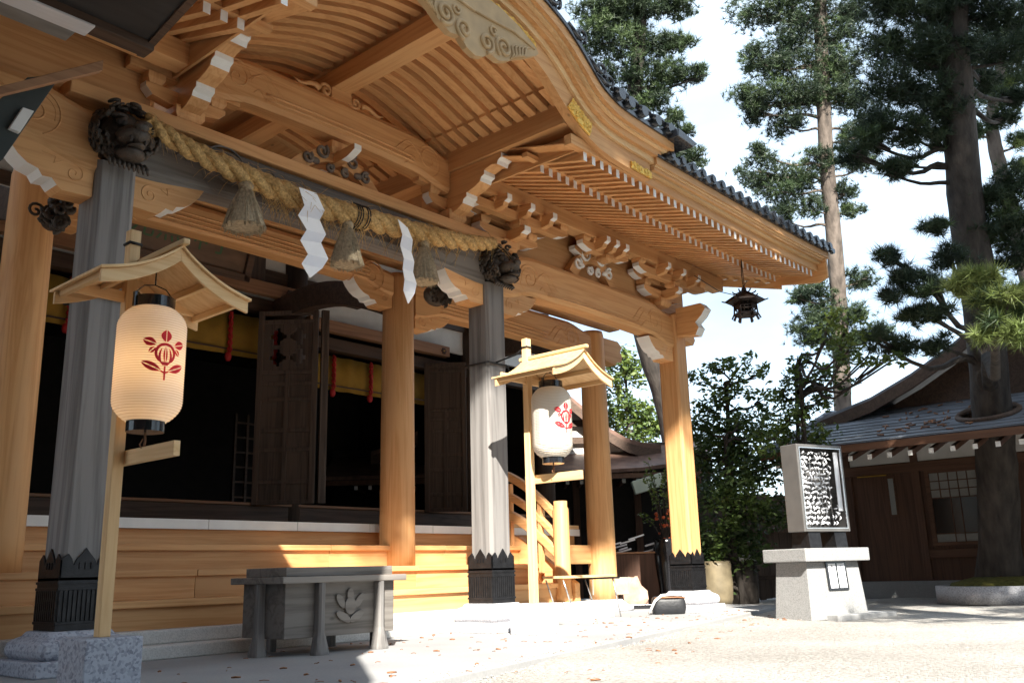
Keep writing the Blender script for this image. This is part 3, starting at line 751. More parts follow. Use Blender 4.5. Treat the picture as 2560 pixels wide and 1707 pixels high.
# gable boards: a stack of curved boards stepping forward and up
def kf(u): return interp(abs(u), KF)
def offs(u, d):
    e = 0.01; sl = (kf(abs(u)+e)-kf(max(0, abs(u)-e)))/(2*e) if abs(u) > e else 0.0
    sl *= 1 if u >= 0 else -1
    n = Vector((-sl, 1)).normalized()
    return MIDX+u+n.x*d, kf(u)+n.y*d
def band(d0, d1, y0, y1, umax, name, mat, n=90, bevel=0.0):
    s = MB(); secs = []
    for i in range(n+1):
        u = -umax+2*umax*i/n
        xa, za = offs(u, d0); xb, zb = offs(u, d1)
        secs.append([(xa, y0, za), (xa, y1, za), (xb, y1, zb), (xb, y0, zb)])
    s.loft(secs, 0, False); return s.build(name, mat, SH, bevel=bevel)
band(0.0, 0.235, -1.80, -1.70, 2.80, "gable_board", WX)
band(0.200, 0.270, -1.83, -1.74, 2.88, "gable_moulding", LX)
band(0.270, 0.345, -1.88, -1.74, 2.92, "gable_moulding", WX)
band(0.345, 0.375, -1.92, -1.74, 2.98, "gable_moulding", LX)
band(0.375, 0.470, -1.965, -1.74, 3.06, "eave_board", WX)
band(0.470, 0.510, -1.985, -1.70, 3.09, "tile_bed", TILE)
# --- straight eaves: two tiers of rafters with white painted ends
YT, ZT = -1.70, 4.54      # outer tips (centre)
YI, ZI = -1.15, 4.59      # inner tips
def rafter(x, y0, z0, pitch, y1, w_, h, name):
    s = MB()
    z1 = z0+pitch*(y1-y0)
    s.v += [(x-w_, y0, z0-h), (x+w_, y0, z0-h), (x+w_, y0, z0+h), (x-w_, y0, z0+h), (x-w_, y1, z1-h), (x+w_, y1, z1-h), (x+w_, y1, z1+h), (x-w_, y1, z1+h)]
    s.f += [(0, 1, 2, 3), (4, 7, 6, 5), (0, 4, 5, 1), (1, 5, 6, 2), (2, 6, 7, 3), (3, 7, 4, 0)]
    s.m += [1, 0, 0, 0, 0, 0]; s.s += [False]*6
    return s.build(name, [WY, WHITE], SH)
def upcurve(x):      # the eave lifts slightly towards its outer corner
    return 0.045*max(0.0, (x-3.2)/2.0)**2
XR = [-0.36+0.1405*k for k in range(39)]
for k, x in enumerate(XR):
    up = upcurve(x)
    rafter(x, YT, ZT+up, 0.255, -0.55, 0.028, 0.046, "flying_rafter")
    if x > -0.38: rafter(x, YI, ZI+up, 0.315, 0.9, 0.030, 0.046, "rafter")
for k in range(7):
    x = MIDX*2+0.36-0.1405*k
    rafter(x, YT, ZT, 0.255, -0.55, 0.028, 0.046, "flying_rafter")
    rafter(x, YI, ZI, 0.315, 0.9, 0.030, 0.046, "rafter")
def eavebox(x0, x1, y0, y1, z0, z1, name, mat, n=24, bevel=0.0, slope=0.0):
    s = MB(); secs = []
    for i in range(n+1):
        x = lerp(x0, x1, i/n); up = upcurve(x)
        secs.append([(x, y0, z0+up), (x, y1, z0+up+slope*(y1-y0)), (x, y1, z1+up+slope*(y1-y0)), (x, y0, z1+up)])
    s.loft(secs); return s.build(name, mat, SH, bevel=bevel)
XE = 5.18
for (xa, xu, xb, e) in ((-0.62, 0.72, XE, 1), (-9.5, -9.5, 2*MIDX+0.62, 0)):
    xu2 = xb if e else 2*MIDX-0.72
    eavebox(xa, xb, YT-0.03, YT+0.055, ZT+0.047, ZT+0.150, "eave_board", WX)
    eavebox(xu, xu2+0.03*e, YT-0.085, YT+0.06, ZT+0.150, ZT+0.180, "eave_moulding", LX)
    eavebox(xu, xu2+0.06*e, YT-0.125, YT+0.06, ZT+0.180, ZT+0.215, "eave_moulding", WX)
    eavebox(xu, xu2+0.08*e, YT-0.145, YT+0.06, ZT+0.215, ZT+0.232, "eave_moulding", LX)
    eavebox(xu, xu2+0.10*e, YT-0.165, YT+0.06, ZT+0.232, ZT+0.315, "eave_board", WX)
    eavebox(xu, xu2+0.12*e, YT-0.19, YT+0.06, ZT+0.315, ZT+0.338, "tile_bed", TILE)
    eavebox(xa, xb, YI-0.02, YI+0.05, ZI+0.047, ZI+0.095, "inner_eave_board", WX)
    eavebox(xa, xb-0.05*e, YT+0.06, -0.45, ZT+0.050+0.255*0.06, ZT+0.062+0.255*0.06, "eave_boarding", WY, slope=0.255)
    eavebox(xa, xb-0.05*e, YI+0.05, 1.1, ZI+0.050+0.315*0.05, ZI+0.062+0.315*0.05, "eave_boarding", WY, slope=0.315)
# verge at the right end: end board and a row of short outriggers
s = MB(); s.prism([(-1.86, 4.52), (-1.72, 4.47), (-1.15, 4.56), (-1.15, 4.50), (0.4, 4.92), (3.0, 5.75), (3.0, 6.0), (0.4, 5.12), (-1.86, 4.80)], 0, XE-0.02, XE+0.035); s.build("verge_board", WY, SH, bevel=0.006)
for k in range(11):
    y = -1.0+0.17*k
    s = MB(); z = 4.60+0.315*(y-YI)-0.03
    s.prism([(4.70, z+0.02), (5.02, z-0.02), (5.10, z-0.01), (5.155, z+0.02), (5.155, z+0.09), (4.70, z+0.09)], 1, y-0.03, y+0.03, 0, [0, 1, 1, 1, 0, 0]); s.build("verge_outrigger", [WX, WHITE], SH)
s = MB(); s.box((5.0, -0.10, 4.70), (5.12, 0.10, 4.88)); s.build("plate_end", WHITE, SH, bevel=0.01)

# --- roof skin: tiled slope with the hump of the gable running back into it
s = MB()
xs = list(np.linspace(-9.5, -4.9, 12))+list(np.linspace(-4.8, 0.6, 55))+list(np.linspace(0.75, XE+0.1, 22))
ys = list(np.linspace(-1.86, 9.0, 40))
V = []
def slope(y): return 4.90+0.315*(y+1.9)+0.028*(y+1.9)**2
for y in ys:
    for x in xs:
        u = x-MIDX
        hump = kf(abs(u))+0.60 if abs(u) < 2.9 else 0
        z = slope(y)+(upcurve(x) if x > 3 else 0)
        if hump and y > -1.9: z = max(z, hump - (0.03 if y < -1.7 else 0))
        V.append((x, y, z))
nx = len(xs)
s.add(V, [(j*nx+i, j*nx+i+1, (j+1)*nx+i+1, (j+1)*nx+i) for j in range(len(ys)-1) for i in range(nx-1)], 0, True)
o = s.build("tiled_roof", TILE, SH)
# round eave tiles with their lips along the straight eave
def eave_tile(x, y, z, r=0.062, big=1.0):
    s = MB()
    pr = [(math.cos(2*math.pi*k/16)*r, math.sin(2*math.pi*k/16)*r) for k in range(16)]
    s.prism([(x+a, z+b) for a, b in pr], 1, y, y+0.45, 0, None, True)
    pr2 = [(math.cos(2*math.pi*k/16)*r*0.72, math.sin(2*math.pi*k/16)*r*0.72) for k in range(16)]
    s.prism([(x+a, z+b) for a, b in pr2], 1, y-0.012, y, 0)
    return s
k = 0; x = 0.95
while x < XE+0.05:
    s = eave_tile(x, -1.93, 4.915+upcurve(x)+0.02)
    # hanging lip of the pan tile between two round tiles
    lip = []
    for i in range(9):
        t = i/8; lip.append((x+0.055+0.115*t, 4.885+upcurve(x)-0.035*math.sin(math.pi*t)))
    lip += [(x+0.17, 4.93+upcurve(x)), (x+0.055, 4.93+upcurve(x))]
    s.prism(lip, 1, -1.925, -1.88)
    s.build("eave_tile", TILE, SH)
    x += 0.225
# gable edge: tiles lying across the curve, every second one ending in an open scroll
k = 0; u = -2.9
while u < 2.95:
    xa, za = offs(u, 0.53); xb, zb = offs(u, 0.63)
    n_ = Vector((xb-xa, zb-za)).normalized()
    s = MB()
    if abs(u) < 1.75:
        c = (xa+n_.x*0.055, za+n_.y*0.055)
        s.tube(spiral(c, 0.075, 1.15, R(-60), 1, 26, y=-1.99, r1=0.35), 0.019, 7)
        s.tube(spiral(c, 0.075, 1.15, R(-60), 1, 26, y=-1.93, r1=0.35), 0.019, 7)
        s.tube([(xa-0.19*n_.y, -1.97, za+0.19*n_.x), (xa-0.09*n_.y, -1.98, za+0.09*n_.x+0.0), (xa, -1.99, za-0.0)], 0.024, 7)
        c2 = c
        s.tube([(c[0], -1.96, c[1]), (c[0], -1.2, c[1])], 0.05, 10)
    else:
        pr = [(math.cos(2*math.pi*k_/14)*0.06, math.sin(2*math.pi*k_/14)*0.06) for k_ in range(14)]
        c = (xa+n_.x*0.04, za+n_.y*0.04)
        s.prism([(c[0]+a, c[1]+b) for a, b in pr], 1, -2.03, -1.4, 0, None, True)
        s.tube([(c[0]-0.10, -2.0, c[1]+0.02), (c[0]+0.02, -2.0, c[1]+0.05), (c[0]+0.12, -2.0, c[1]+0.03)], 0.03, 7)
    s.build("gable_tile", TILE, SH)
    u += 0.265
s = MB(); s.prism([(0.80, 5.05), (1.12, 5.03), (1.22, 5.10), (0.82, 5.15)], 1, -2.10, -1.80); s.build("gable_end_tile", TILE, SH, bevel=0.01)

# --- carved pendant (gegyo) with gilt plates, and gilt fittings on the gable board
s = MB()
half = [(0.0, 4.80), (0.10, 4.83), (0.18, 4.90), (0.30, 4.88), (0.42, 4.93), (0.52, 5.00), (0.66, 5.07), (0.82, 5.16), (0.86, 5.20), (0.80, 5.26), (0.60, 5.35), (0.35, 5.42), (0.0, 5.45)]
poly = [(MIDX+a, b) for a, b in half] + [(MIDX-a, b) for a, b in half[::-1][1:-1]]
s.prism(poly, 1, -1.885, -1.825)
for sx in (-1, 1):
    X_ = lambda a: MIDX+sx*a
    s.tube(spiral((X_(0.14), 4.98), 0.095, 1.5, R(-90), sx, 26, y=-1.89, r1=0.2), 0.019, 7)
    s.tube(spiral((X_(0.36), 5.03), 0.105, 1.6, R(-120), -sx, 26, y=-1.89, r1=0.2), 0.019, 7)
    s.tube(spiral((X_(0.23), 5.13), 0.05, 1.1, R(30), sx, 16, y=-1.89, r1=0.4), 0.013, 6)
    for j in range(5):
        s.tube([(X_(0.45+0.03*j), -1.89, 4.96+0.02*j), (X_(0.49+0.04*j), -1.892, 5.02+0.015*j), (X_(0.47+0.05*j), -1.89, 5.09+0.02*j), (X_(0.53+0.05*j), -1.888, 5.14+0.015*j)], [0.008, 0.015, 0.014, 0.006], 6)
    s.tube([(X_(0.0), -1.89, 5.22), (X_(0.25), -1.89, 5.24), (X_(0.50), -1.89, 5.26), (X_(0.80), -1.89, 5.215)], [0.012, 0.015, 0.015, 0.01], 6)
pend = s.build("gable_pendant", flat("olive_cypress", (0.48, 0.33, 0.17), 0.6, noise=0.12), SH)
def giltwork(cx, u0, u1, d0, d1, name, yo=-1.815):
    s = MB(); n = 26; secs = []
    for i in range(n+1):
        u = lerp(u0, u1, i/n)
        a = offs(u, d0); b = offs(u, lerp(d0, d1, 1.0-0.15*abs(math.sin(i*0.9))))
        secs.append([(a[0], yo-0.006, a[1]), (a[0], yo+0.012, a[1]), (b[0], yo+0.012, b[1]), (b[0], yo-0.006, b[1])])
    s.loft(secs)
    for i in range(int(abs(u1-u0)*70)):
        u = lerp(u0, u1, random.random()); d = lerp(d0, d1, random.uniform(0.12, 0.88)); c = offs(u, d)
        a0 = random.random()*6.28
        s.tube(spiral(c, random.uniform(0.015, 0.028), 1.0, a0, random.choice((-1, 1)), 9, y=yo-0.008, r1=0.4), 0.006, 5)
        if i % 3 == 0: s.ball((c[0], yo-0.008, c[1]), (0.012, 0.008, 0.012), 5)
    return s.build(name, GOLD, SH)
giltwork(0, 1.36, 1.70, 0.010, 0.175, "gilt_fitting")
giltwork(0, -1.70, -1.36, 0.010, 0.175, "gilt_fitting")
giltwork(0, 2.42, 2.80, 0.008, 0.085, "gilt_fitting")
giltwork(0, -2.80, -2.42, 0.008, 0.085, "gilt_fitting")
giltwork(0, 0.20, 0.86, 0.015, 0.17, "gilt_fitting", -1.812)
giltwork(0, -0.86, -0.20, 0.015, 0.17, "gilt_fitting", -1.812)

# --- carved lion heads on the two grey pillars
def lion(cx, cy, cz, k=1.0, mirror=1):
    s = MB()
    rr = random.Random(5 if mirror > 0 else 9)
    def B(x, y, z, r, n=8): s.ball((cx+mirror*x*k, cy+y*k, cz+z*k), tuple(q*k for q in r) if hasattr(r, '__len__') else r*k, n)
    B(0, 0.05, 0.02, (0.20, 0.24, 0.22), 10)                 # skull
    B(0, -0.20, -0.05, (0.13, 0.16, 0.085), 9)               # upper jaw
    B(0, -0.17, -0.20, (0.115, 0.14, 0.05), 8)               # lower jaw
    B(0, -0.35, -0.01, (0.06, 0.04, 0.045), 7)               # nose
    for sx in (-1, 1):
        B(sx*0.09, -0.18, 0.07, 0.045, 7); B(sx*0.09, -0.215, 0.072, 0.022, 6)
        B(sx*0.105, -0.16, 0.115, (0.07, 0.06, 0.022), 6)
        B(sx*0.06, -0.30, -0.115, (0.015, 0.015, 0.035), 5)
        B(sx*0.22, 0.02, 0.06, (0.03, 0.07, 0.10), 7)        # ear
    B(0, -0.26, -0.16, (0.07, 0.10, 0.015), 6)               # tongue
    for i in range(80):                                      # curly mane
        th = rr.uniform(-0.9, math.pi+0.9); ph = rr.uniform(-0.55, 1.35)
        q0 = rr.uniform(0.75, 1.15); x = 0.235*q0*math.cos(th); z = 0.02+0.245*q0*math.sin(th); y = 0.02+0.20*(ph-0.4)
        pts = []
        a0 = rr.random()*6.28; cw = rr.choice((-1, 1))
        nx_, nz_ = math.cos(th), math.sin(th)
        for q in range(13):
            f = q/12; a = a0+cw*f*7.5; r_ = 0.05*(1-0.75*f)
            pts.append((cx+mirror*(x-nz_*r_*math.cos(a)+nx_*0.02*f)*k, cy+(y+r_*math.sin(a))*k, cz+(z+nx_*r_*math.cos(a)+nz_*0.02*f)*k))
        s.tube(pts, [0.017*k*(1-0.5*q/12) for q in range(13)], 6)
    for i in range(9):                                       # beard curls
        a = -0.16+0.04*i
        s.tube([(cx+mirror*a*k, cy-0.10*k, cz-0.22*k), (cx+mirror*(a+0.01)*k, cy-0.15*k, cz-0.27*k), (cx+mirror*(a+0.03)*k, cy-0.12*k, cz-0.30*k)], [0.02*k, 0.018*k, 0.008*k], 6)
    return s.build("lion_head_carving", LION, SH)
lion(C1X, -0.16, 3.86, 0.93); lion(C2X, -0.17, 3.84, 0.86, -1)
s = MB()       # side nosing carved as a smaller dark head, left of the right grey pillar and its opposite
for (x, y, z) in ((C2X-0.25, 0.55, 3.62),):
    s.ball((x, y, z), (0.16, 0.10, 0.12), 9)
    for i in range(14):
        a = random.random()*6.28; s.tube(spiral((x+0.12*math.cos(a), z+0.1*math.sin(a)), 0.05, 1.2, a, 1, 12, y=y-0.09, r1=0.3), 0.014, 5)
s.build("dark_carved_nosing", LION, SH)
s = MB()
for i in range(26):
    a = random.random()*6.28; s.tube(spiral((-4.40+0.09*math.cos(a)*random.random(), 3.42+0.11*math.sin(a)), 0.045, 1.2, a, random.choice((-1, 1)), 12, y=0.55+random.uniform(-0.1, 0.1), r1=0.3), 0.022, 5)
s.ball((-4.40, 0.66, 3.42), (0.09, 0.10, 0.11), 8); s.tube(spiral((-4.55, 3.42), 0.07, 1.3, 0, 1, 16, y=0.6), 0.012, 5); s.build("dark_carved_nosing", LION, SH)

# ------------------------------------------------------------------ hall behind: threshold, posts, lintels, doors
HY = 4.0
s = MB(); s.box((-9.5, HY-0.12, 1.13), (6.0, HY+0.15, 1.50)); s.build("threshold_beam", DKX, SH, bevel=0.01)
s = MB(); s.box((-9.5, HY-0.14, 1.50), (6.0, HY+0.15, 1.535)); s.build("threshold_cap", BRX, SH, bevel=0.004)
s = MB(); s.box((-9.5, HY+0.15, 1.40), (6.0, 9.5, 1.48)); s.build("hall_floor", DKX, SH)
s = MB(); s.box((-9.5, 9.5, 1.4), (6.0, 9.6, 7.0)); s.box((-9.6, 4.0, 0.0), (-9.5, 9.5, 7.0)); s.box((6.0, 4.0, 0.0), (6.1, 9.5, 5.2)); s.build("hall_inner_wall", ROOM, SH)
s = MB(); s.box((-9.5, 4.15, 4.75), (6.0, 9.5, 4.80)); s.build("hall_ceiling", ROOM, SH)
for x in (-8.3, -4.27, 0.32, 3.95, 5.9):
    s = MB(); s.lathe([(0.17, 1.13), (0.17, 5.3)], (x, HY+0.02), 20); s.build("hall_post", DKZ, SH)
s = MB(); s.box((-4.4, HY-0.22, 4.34), (0.22, HY-0.10, 4.52)); s.build("lintel", BRX, SH, bevel=0.006)
s = MB(); s.box((0.42, HY-0.22, 4.02), (3.22, HY-0.10, 4.19)); s.build("lintel", BRX, SH, bevel=0.006)
s = MB(); s.box((-9.4, HY-0.22, 4.02), (-4.55, HY-0.10, 4.19)); s.build("lintel", BRX, SH, bevel=0.006)
for (x, z) in ((0.06, 4.43), (3.08, 4.10)):
    s = MB()
    for k in range(6):
        a = k*math.pi/3; s.ball((x+0.035*math.cos(a), HY-0.225, z+0.035*math.sin(a)), (0.024, 0.012, 0.024), 6)
    s.ball((x, HY-0.232, z), (0.014, 0.014, 0.014), 6, 1); s.build("nail_cover", [BRZ, GOLD], SH)
for (a, b, z0, z1) in ((-9.4, 6.0, 3.80, 3.98),):
    s = MB(); s.box((0.42, HY-0.05, z0), (b, HY+0.1, z1)); s.build("door_head", DKX, SH, bevel=0.005)
    s = MB(); s.box((a, HY-0.05, z0), (-4.4, HY+0.1, z1)); s.build("door_head", DKX, SH, bevel=0.005)
s = MB(); s.box((-4.4, HY-0.05, 4.14), (0.3, HY+0.1, 4.33)); s.build("door_head", DKX, SH, bevel=0.005)
s = MB(); s.box((-9.5, HY+0.03, 4.19), (6.0, HY+0.08, 5.6)); s.build("upper_plaster", PLAST, SH)
for (x0, x1, z0, z1) in ((-9.5, 6, 4.58, 4.78), (-9.5, 6, 4.98, 5.14)):
    s = MB(); s.box((x0, HY-0.02, z0), (x1, HY+0.03, z1)); s.build("upper_rail", DKX, SH, bevel=0.004)
for x in (-3.2, -2.1, -1.0, -0.36, 1.35, 2.4):
    s = MB(); s.box((x-0.16, HY-0.06, 4.53), (x+0.12, HY+0.03, 5.3)); s.build("upper_stud", DKZ, SH, bevel=0.004)
# yellow curtain with red cords
for (x0, x1, z0, z1, nm) in ((0.45, 3.9, 3.28, 3.80, 1), (-4.2, 0.2, 3.55, 4.14, 2)):
    s = MB(); secs = []
    n = 90
    for i in range(n+1):
        x = lerp(x0, x1, i/n); yw = HY+0.28+0.018*math.sin(x*11)+0.012*math.sin(x*23+1)
        secs.append([(x, yw, z0), (x, yw, z1), (x, yw+0.006, z1), (x, yw+0.006, z0)])
    s.loft(secs, 0, True)
    s.build("curtain", YEL, SH)
    s = MB(); s.box((x0, HY+0.235, z0+0.055), (x1, HY+0.245, z0+0.075)); s.build("curtain_band", DKX, SH)
    x = x0+0.75
    while x < x1:
        s = MB()
        for k in range(2):
            s.tube([(x+0.022*math.cos(q*1.4+k*math.pi), HY+0.22+0.022*math.sin(q*1.4+k*math.pi), z1-(z1-z0-0.02)*q/14) for q in range(15)], 0.018, 6)
        s.ball((x-0.02, HY+0.22, z0-0.05), (0.05, 0.04, 0.07), 6)
        s.build("red_cord", REDC, SH); x += 0.72
# folding panelled doors standing open
def door(x, y, w_, z0, z1, ang, cut=True):
    dx, dy = math.cos(ang), -math.sin(ang)
    nx_, ny_ = -dy, dx
    H = z1-z0
    def bx(s, a0, a1, b0, b1, d0, d1):
        pts = []
        for z in (b0, b1):
            for (a, d) in ((a0, d0), (a1, d0), (a1, d1), (a0, d1)):
                pts.append((x+dx*a+nx_*d, y+dy*a+ny_*d, z0+z))
        s.add(pts, [(0, 3, 2, 1), (4, 5, 6, 7), (0, 1, 5, 4), (1, 2, 6, 5), (2, 3, 7, 6), (3, 0, 4, 7)])
    s = MB()
    st = 0.075
    bx(s, 0, st, 0, H, -0.03, 0.03); bx(s, w_-st, w_, 0, H, -0.03, 0.03); 
    rails = [0, 0.10*H, 0.26*H, 0.36*H, 0.52*H, 0.60*H, 0.66*H, 0.93*H]
    for r_ in rails: bx(s, st, w_-st, r_, r_+0.055, -0.027, 0.027)
    bx(s, st, w_-st, H-0.06, H, -0.027, 0.027)
    bx(s, w_/2-0.03, w_/2+0.03, 0.055, 0.66*H, -0.026, 0.026)
    bx(s, st, w_-st, 0.05, H*(0.66 if cut else 1.0), -0.008, 0.008)
    d = s.build("panel_door", DKZ, SH, bevel=0.004)
    if cut:     # fretwork leaf: board with openings around a flower
        s = MB(); n = 15; m_ = 22
        zb, zt = 0.66*H+0.055, 0.93*H
        cx, cz = w_/2, (zb+zt)/2; R0 = (w_-2*st)*0.45
        for i in range(n):
            for j in range(m_):
                a = st+(w_-2*st)*(i+0.5)/n; z = zb+(zt-zb)*(j+0.5)/m_
                u, v = (a-cx)/R0, (z-cz)/R0
                r_ = math.hypot(u, v); th = math.atan2(v, u)
                hole = 0.42 < r_ < 0.98 and abs(math.sin(2*th)) > 0.55+0.25*math.sin(r_*9)
                if not hole: bx(s, a-(w_-2*st)/n/2, a+(w_-2*st)/n/2, z-(zt-zb)/m_/2, z+(zt-zb)/m_/2, -0.009, 0.009)
        s.build("door_fretwork", DKZ, SH)
AV = R(49)
door(-0.36, 3.86, 0.81, 1.50, 4.10, AV); door(0.20, 3.22, 0.10, 1.50, 4.10, R(20), False)
door(2.72, 3.86, 0.66, 1.50, 3.85, AV, False); door(-4.10, 3.7, 0.62, 1.50, 4.10, R(80))
door(-4.9, 3.7, 0.75, 1.5, 3.9, R(70))
# things dimly seen inside
s = MB()
for k in range(5): s.box((1.0+0.22*k, 6.5, 1.48), (1.04+0.22*k, 6.56, 3.2))
for k in range(7): s.box((1.0, 6.51, 1.6+0.24*k), (1.92, 6.55, 1.63+0.24*k))
s.build("inner_lattice_screen", DKX, SH)
s = MB(); s.box((0.9, 5.3, 1.48), (1.0, 5.4, 3.1)); s.box((0.86, 5.32, 1.48), (0.885, 5.38, 3.0)); s.build("inner_post", BRZ, SH)

# old inscribed board hung under the hall eaves
s = MB(); s.v, s.f, s.m, s.s = [], [], [], []
pa, pb = Vector((-2.95, 3.05, 4.22)), Vector((-1.12, 3.05, 4.22))
up = Vector((0, -0.22, 0.62)).normalized()*0.66
nrm = Vector((0, -1, -0.22/0.62)).normalized()
s.loft([[pa, pb, pb+up, pa+up], [pa-nrm*0.05, pb-nrm*0.05, pb+up-nrm*0.05, pa+up-nrm*0.05]]); s.build("inscribed_board", PLAQ, SH)
s = MB()
for (a, b) in ((pa, pb), (pa+up, pb+up), (pa, pa+up), (pb, pb+up)):
    d = (b-a).normalized(); s.obox((a+b)/2+nrm*0.01, ((b-a).length/2+0.04, 0.04, 0.045), d, nrm)
s.build("board_frame", DKX, SH, bevel=0.006)
def text_mesh(body, size, origin, xdir, ydir, mat, name, parent, ext=0.002, spacing=1.0):
    """lettering turned into a thin mesh lying on a face"""
    cu = bpy.data.curves.new(name, 'FONT'); cu.body = body; cu.size = size; cu.extrude = ext; cu.align_x = 'CENTER'; cu.align_y = 'CENTER'; cu.space_line = spacing
    ob = bpy.data.objects.new(name+"_tmp", cu); sc.collection.objects.link(ob)
    dg = bpy.context.evaluated_depsgraph_get(); dg.update()
    me = bpy.data.meshes.new_from_object(ob.evaluated_get(dg))
    bpy.data.objects.remove(ob)
    X = Vector(xdir).normalized(); Y = Vector(ydir).normalized(); Z = X.cross(Y)
    M_ = Matrix(((X.x, Y.x, Z.x, 0), (X.y, Y.y, Z.y, 0), (X.z, Y.z, Z.z, 0), (0, 0, 0, 1)))
    o0 = ORG[parent.name]
    M_.translation = Vector(origin)-o0
    me.transform(M_); me.materials.clear(); me.materials.append(mat)
    o = bpy.data.objects.new(name, me); sc.collection.objects.link(o); o.parent = parent; ORG[o.name] = o0
    return o
text_mesh("光照神宇", 0.34, (pa+pb)/2+up*0.5+nrm*0.004, (1, 0, 0), up, GRNI, "board_lettering", SH)
# ================================================================== rope, tassels and paper streamers
RP = [(-4.16, -0.29, 4.02), (-3.85, -0.30, 3.92), (-3.45, -0.31, 3.855), (-3.0, -0.31, 3.81), (-2.55, -0.32, 3.785), (-2.1, -0.32, 3.80), (-1.65, -0.31, 3.835), (-1.2, -0.31, 3.87), (-0.75, -0.30, 3.925), (-0.40, -0.29, 3.99), (-0.15, -0.27, 4.06)]
def rp(t):
    n = len(RP)-1; f = min(max(t, 0), 0.99999)*n; i = int(f); f -= i
    P = [Vector(RP[max(0, min(n, i+k))]) for k in (-1, 0, 1, 2)]
    return 0.5*((2*P[1])+(P[2]-P[0])*f+(2*P[0]-5*P[1]+4*P[2]-P[3])*f*f+(3*P[1]-P[0]-3*P[2]+P[3])*f**3)
def rrad(t): return 0.032+0.022*math.sin(math.pi*t)**0.8
ROPE = thing("straw_rope", "thick twisted straw rope sagging between the two grey pillars", "rope", (-2.1, -0.45, 3.7))
s = MB(); NS = 3; TW = 7.5
for k in range(NS):
    pts, rad = [], []
    for i in range(241):
        t = i/240; c = rp(t); d = (rp(t+0.004)-rp(t-0.004)).normalized()
        u = Vector((0, 0, 1)); u = (u-d*u.dot(d)).normalized(); v = d.cross(u)
        a = 2*math.pi*(k/NS+TW*t); r_ = rrad(t)
        wob = 1+0.10*math.sin(i*1.7+k)+0.06*math.sin(i*0.63+2*k)
        pts.append(c+(u*math.cos(a)+v*math.sin(a))*r_); rad.append(r_*1.02*wob)
    s.tube(pts, rad, 9)
s.build("twisted_strands", STRAW, ROPE)
s = MB()     # loose straw ends
for i in range(700):
    t = random.choice((random.random(), random.gauss(0.47, 0.06), random.gauss(0.33, 0.03), random.gauss(0.68, 0.03)))
    t = min(max(t, 0.02), 0.98)
    c = rp(t); d = (rp(t+0.004)-rp(t-0.004)).normalized(); r_ = rrad(t)*2.0
    a = random.random()*6.28; u = Vector((0, 0, 1)); v = d.cross(u)
    o_ = (u*math.cos(a)+v*math.sin(a)); p0 = c+o_*r_*0.9
    L_ = random.uniform(0.05, 0.22); dr = (d*random.choice((-1, 1))*random.uniform(0.3, 1)+o_*random.uniform(0.2, 0.9)+Vector((0, 0, -0.45))).normalized()
    s.tube([p0, p0+dr*L_*0.5, p0+dr*L_+Vector((0, 0, -0.25*L_))], [0.0028, 0.0024, 0.001], 3, 0, False)
s.build("loose_straw", STRAW, ROPE)
s = MB()
for t, n in ((0.485, 3), (0.51, 2)):
    for q in range(n):
        tt = t+q*0.006; c = rp(tt); d = (rp(tt+0.004)-rp(tt-0.004)).normalized(); u = Vector((0, 0, 1)); v = d.cross(u)
        s.tube([c+(u*math.cos(a)+v*math.sin(a))*rrad(tt)*2.15 for a in [k*2*math.pi/20 for k in range(21)]], 0.006, 5)
s.build("binding_cord", BLKC, ROPE)
def tassel(x, y, z0, z1, r):
    rr = random.Random(int(x*100)); s = MB(); n = 28
    secs = []
    H = z0-z1
    for (f, q) in ((0, 0.25), (0.06, 0.38), (0.13, 0.36), (0.18, 0.26), (0.24, 0.34), (0.5, 0.62), (0.8, 0.86), (1.0, 1.0)):
        secs.append([(x+r*q*(1+0.10*rr.uniform(-1, 1)*f)*math.cos(2*math.pi*k/n), y+r*q*(1+0.1*rr.uniform(-1, 1)*f)*math.sin(2*math.pi*k/n), z0-H*f+0.012*rr.uniform(-1, 1)*f) for k in range(n)])
    s.loft(secs, 0, False)
    for i in range(150):
        a = rr.random()*6.28; q0 = rr.uniform(0.25, 0.36); q1 = rr.uniform(0.75, 1.12)
        s.tube([(x+r*q0*math.cos(a), y+r*q0*math.sin(a), z0-H*0.2), (x+r*lerp(q0, q1, 0.55)*math.cos(a)*1.04, y+r*lerp(q0, q1, 0.55)*math.sin(a)*1.04, z0-H*0.6), (x+r*q1*math.cos(a+0.05), y+r*q1*math.sin(a+0.05), z1-0.03*rr.random())], [0.006, 0.006, 0.003], 4, 0, False)
    for zz in (0.17, 0.20):
        s.tube([(x+r*0.3*math.cos(2*math.pi*k/16), y+r*0.3*math.sin(2*math.pi*k/16), z0-H*zz) for k in range(17)], 0.009, 5)
    return s.build("tassel", STRAWG, ROPE)
tassel(-3.28, -0.33, 3.77, 3.37, 0.165); tassel(-2.22, -0.34, 3.72, 3.30, 0.145); tassel(-1.25, -0.33, 3.79, 3.36, 0.140)
def streamer(left, right, ys, name, label):
    sc_ = 1.0285
    f = lambda q: (-7.18+(q[0]+7.18)*sc_, 0.58+(q[1]-0.58)*sc_)
    left = [f(q) for q in left]; right = [f(q) for q in right]
    s = MB(); n = len(left)
    for k in range(n-1):       # each fold is a flat leaf; leaves lean alternately
        y0, y1 = ys+(0.014 if k % 2 else -0.014), ys+(-0.014 if k % 2 else 0.014)
        q = [(left[k][0], y0, left[k][1]), (left[k+1][0], y1, left[k+1][1]), (right[k+1][0], y1, right[k+1][1]), (right[k][0], y0, right[k][1])]
        s.loft([q, [(x, y+0.002, z) for x, y, z in q]])
    o = s.build(name, CHALK, None, loc=(left[0][0], ys, left[0][1]))
    return tag(o, label, "paper streamer", "zigzag paper streamers on the rope")
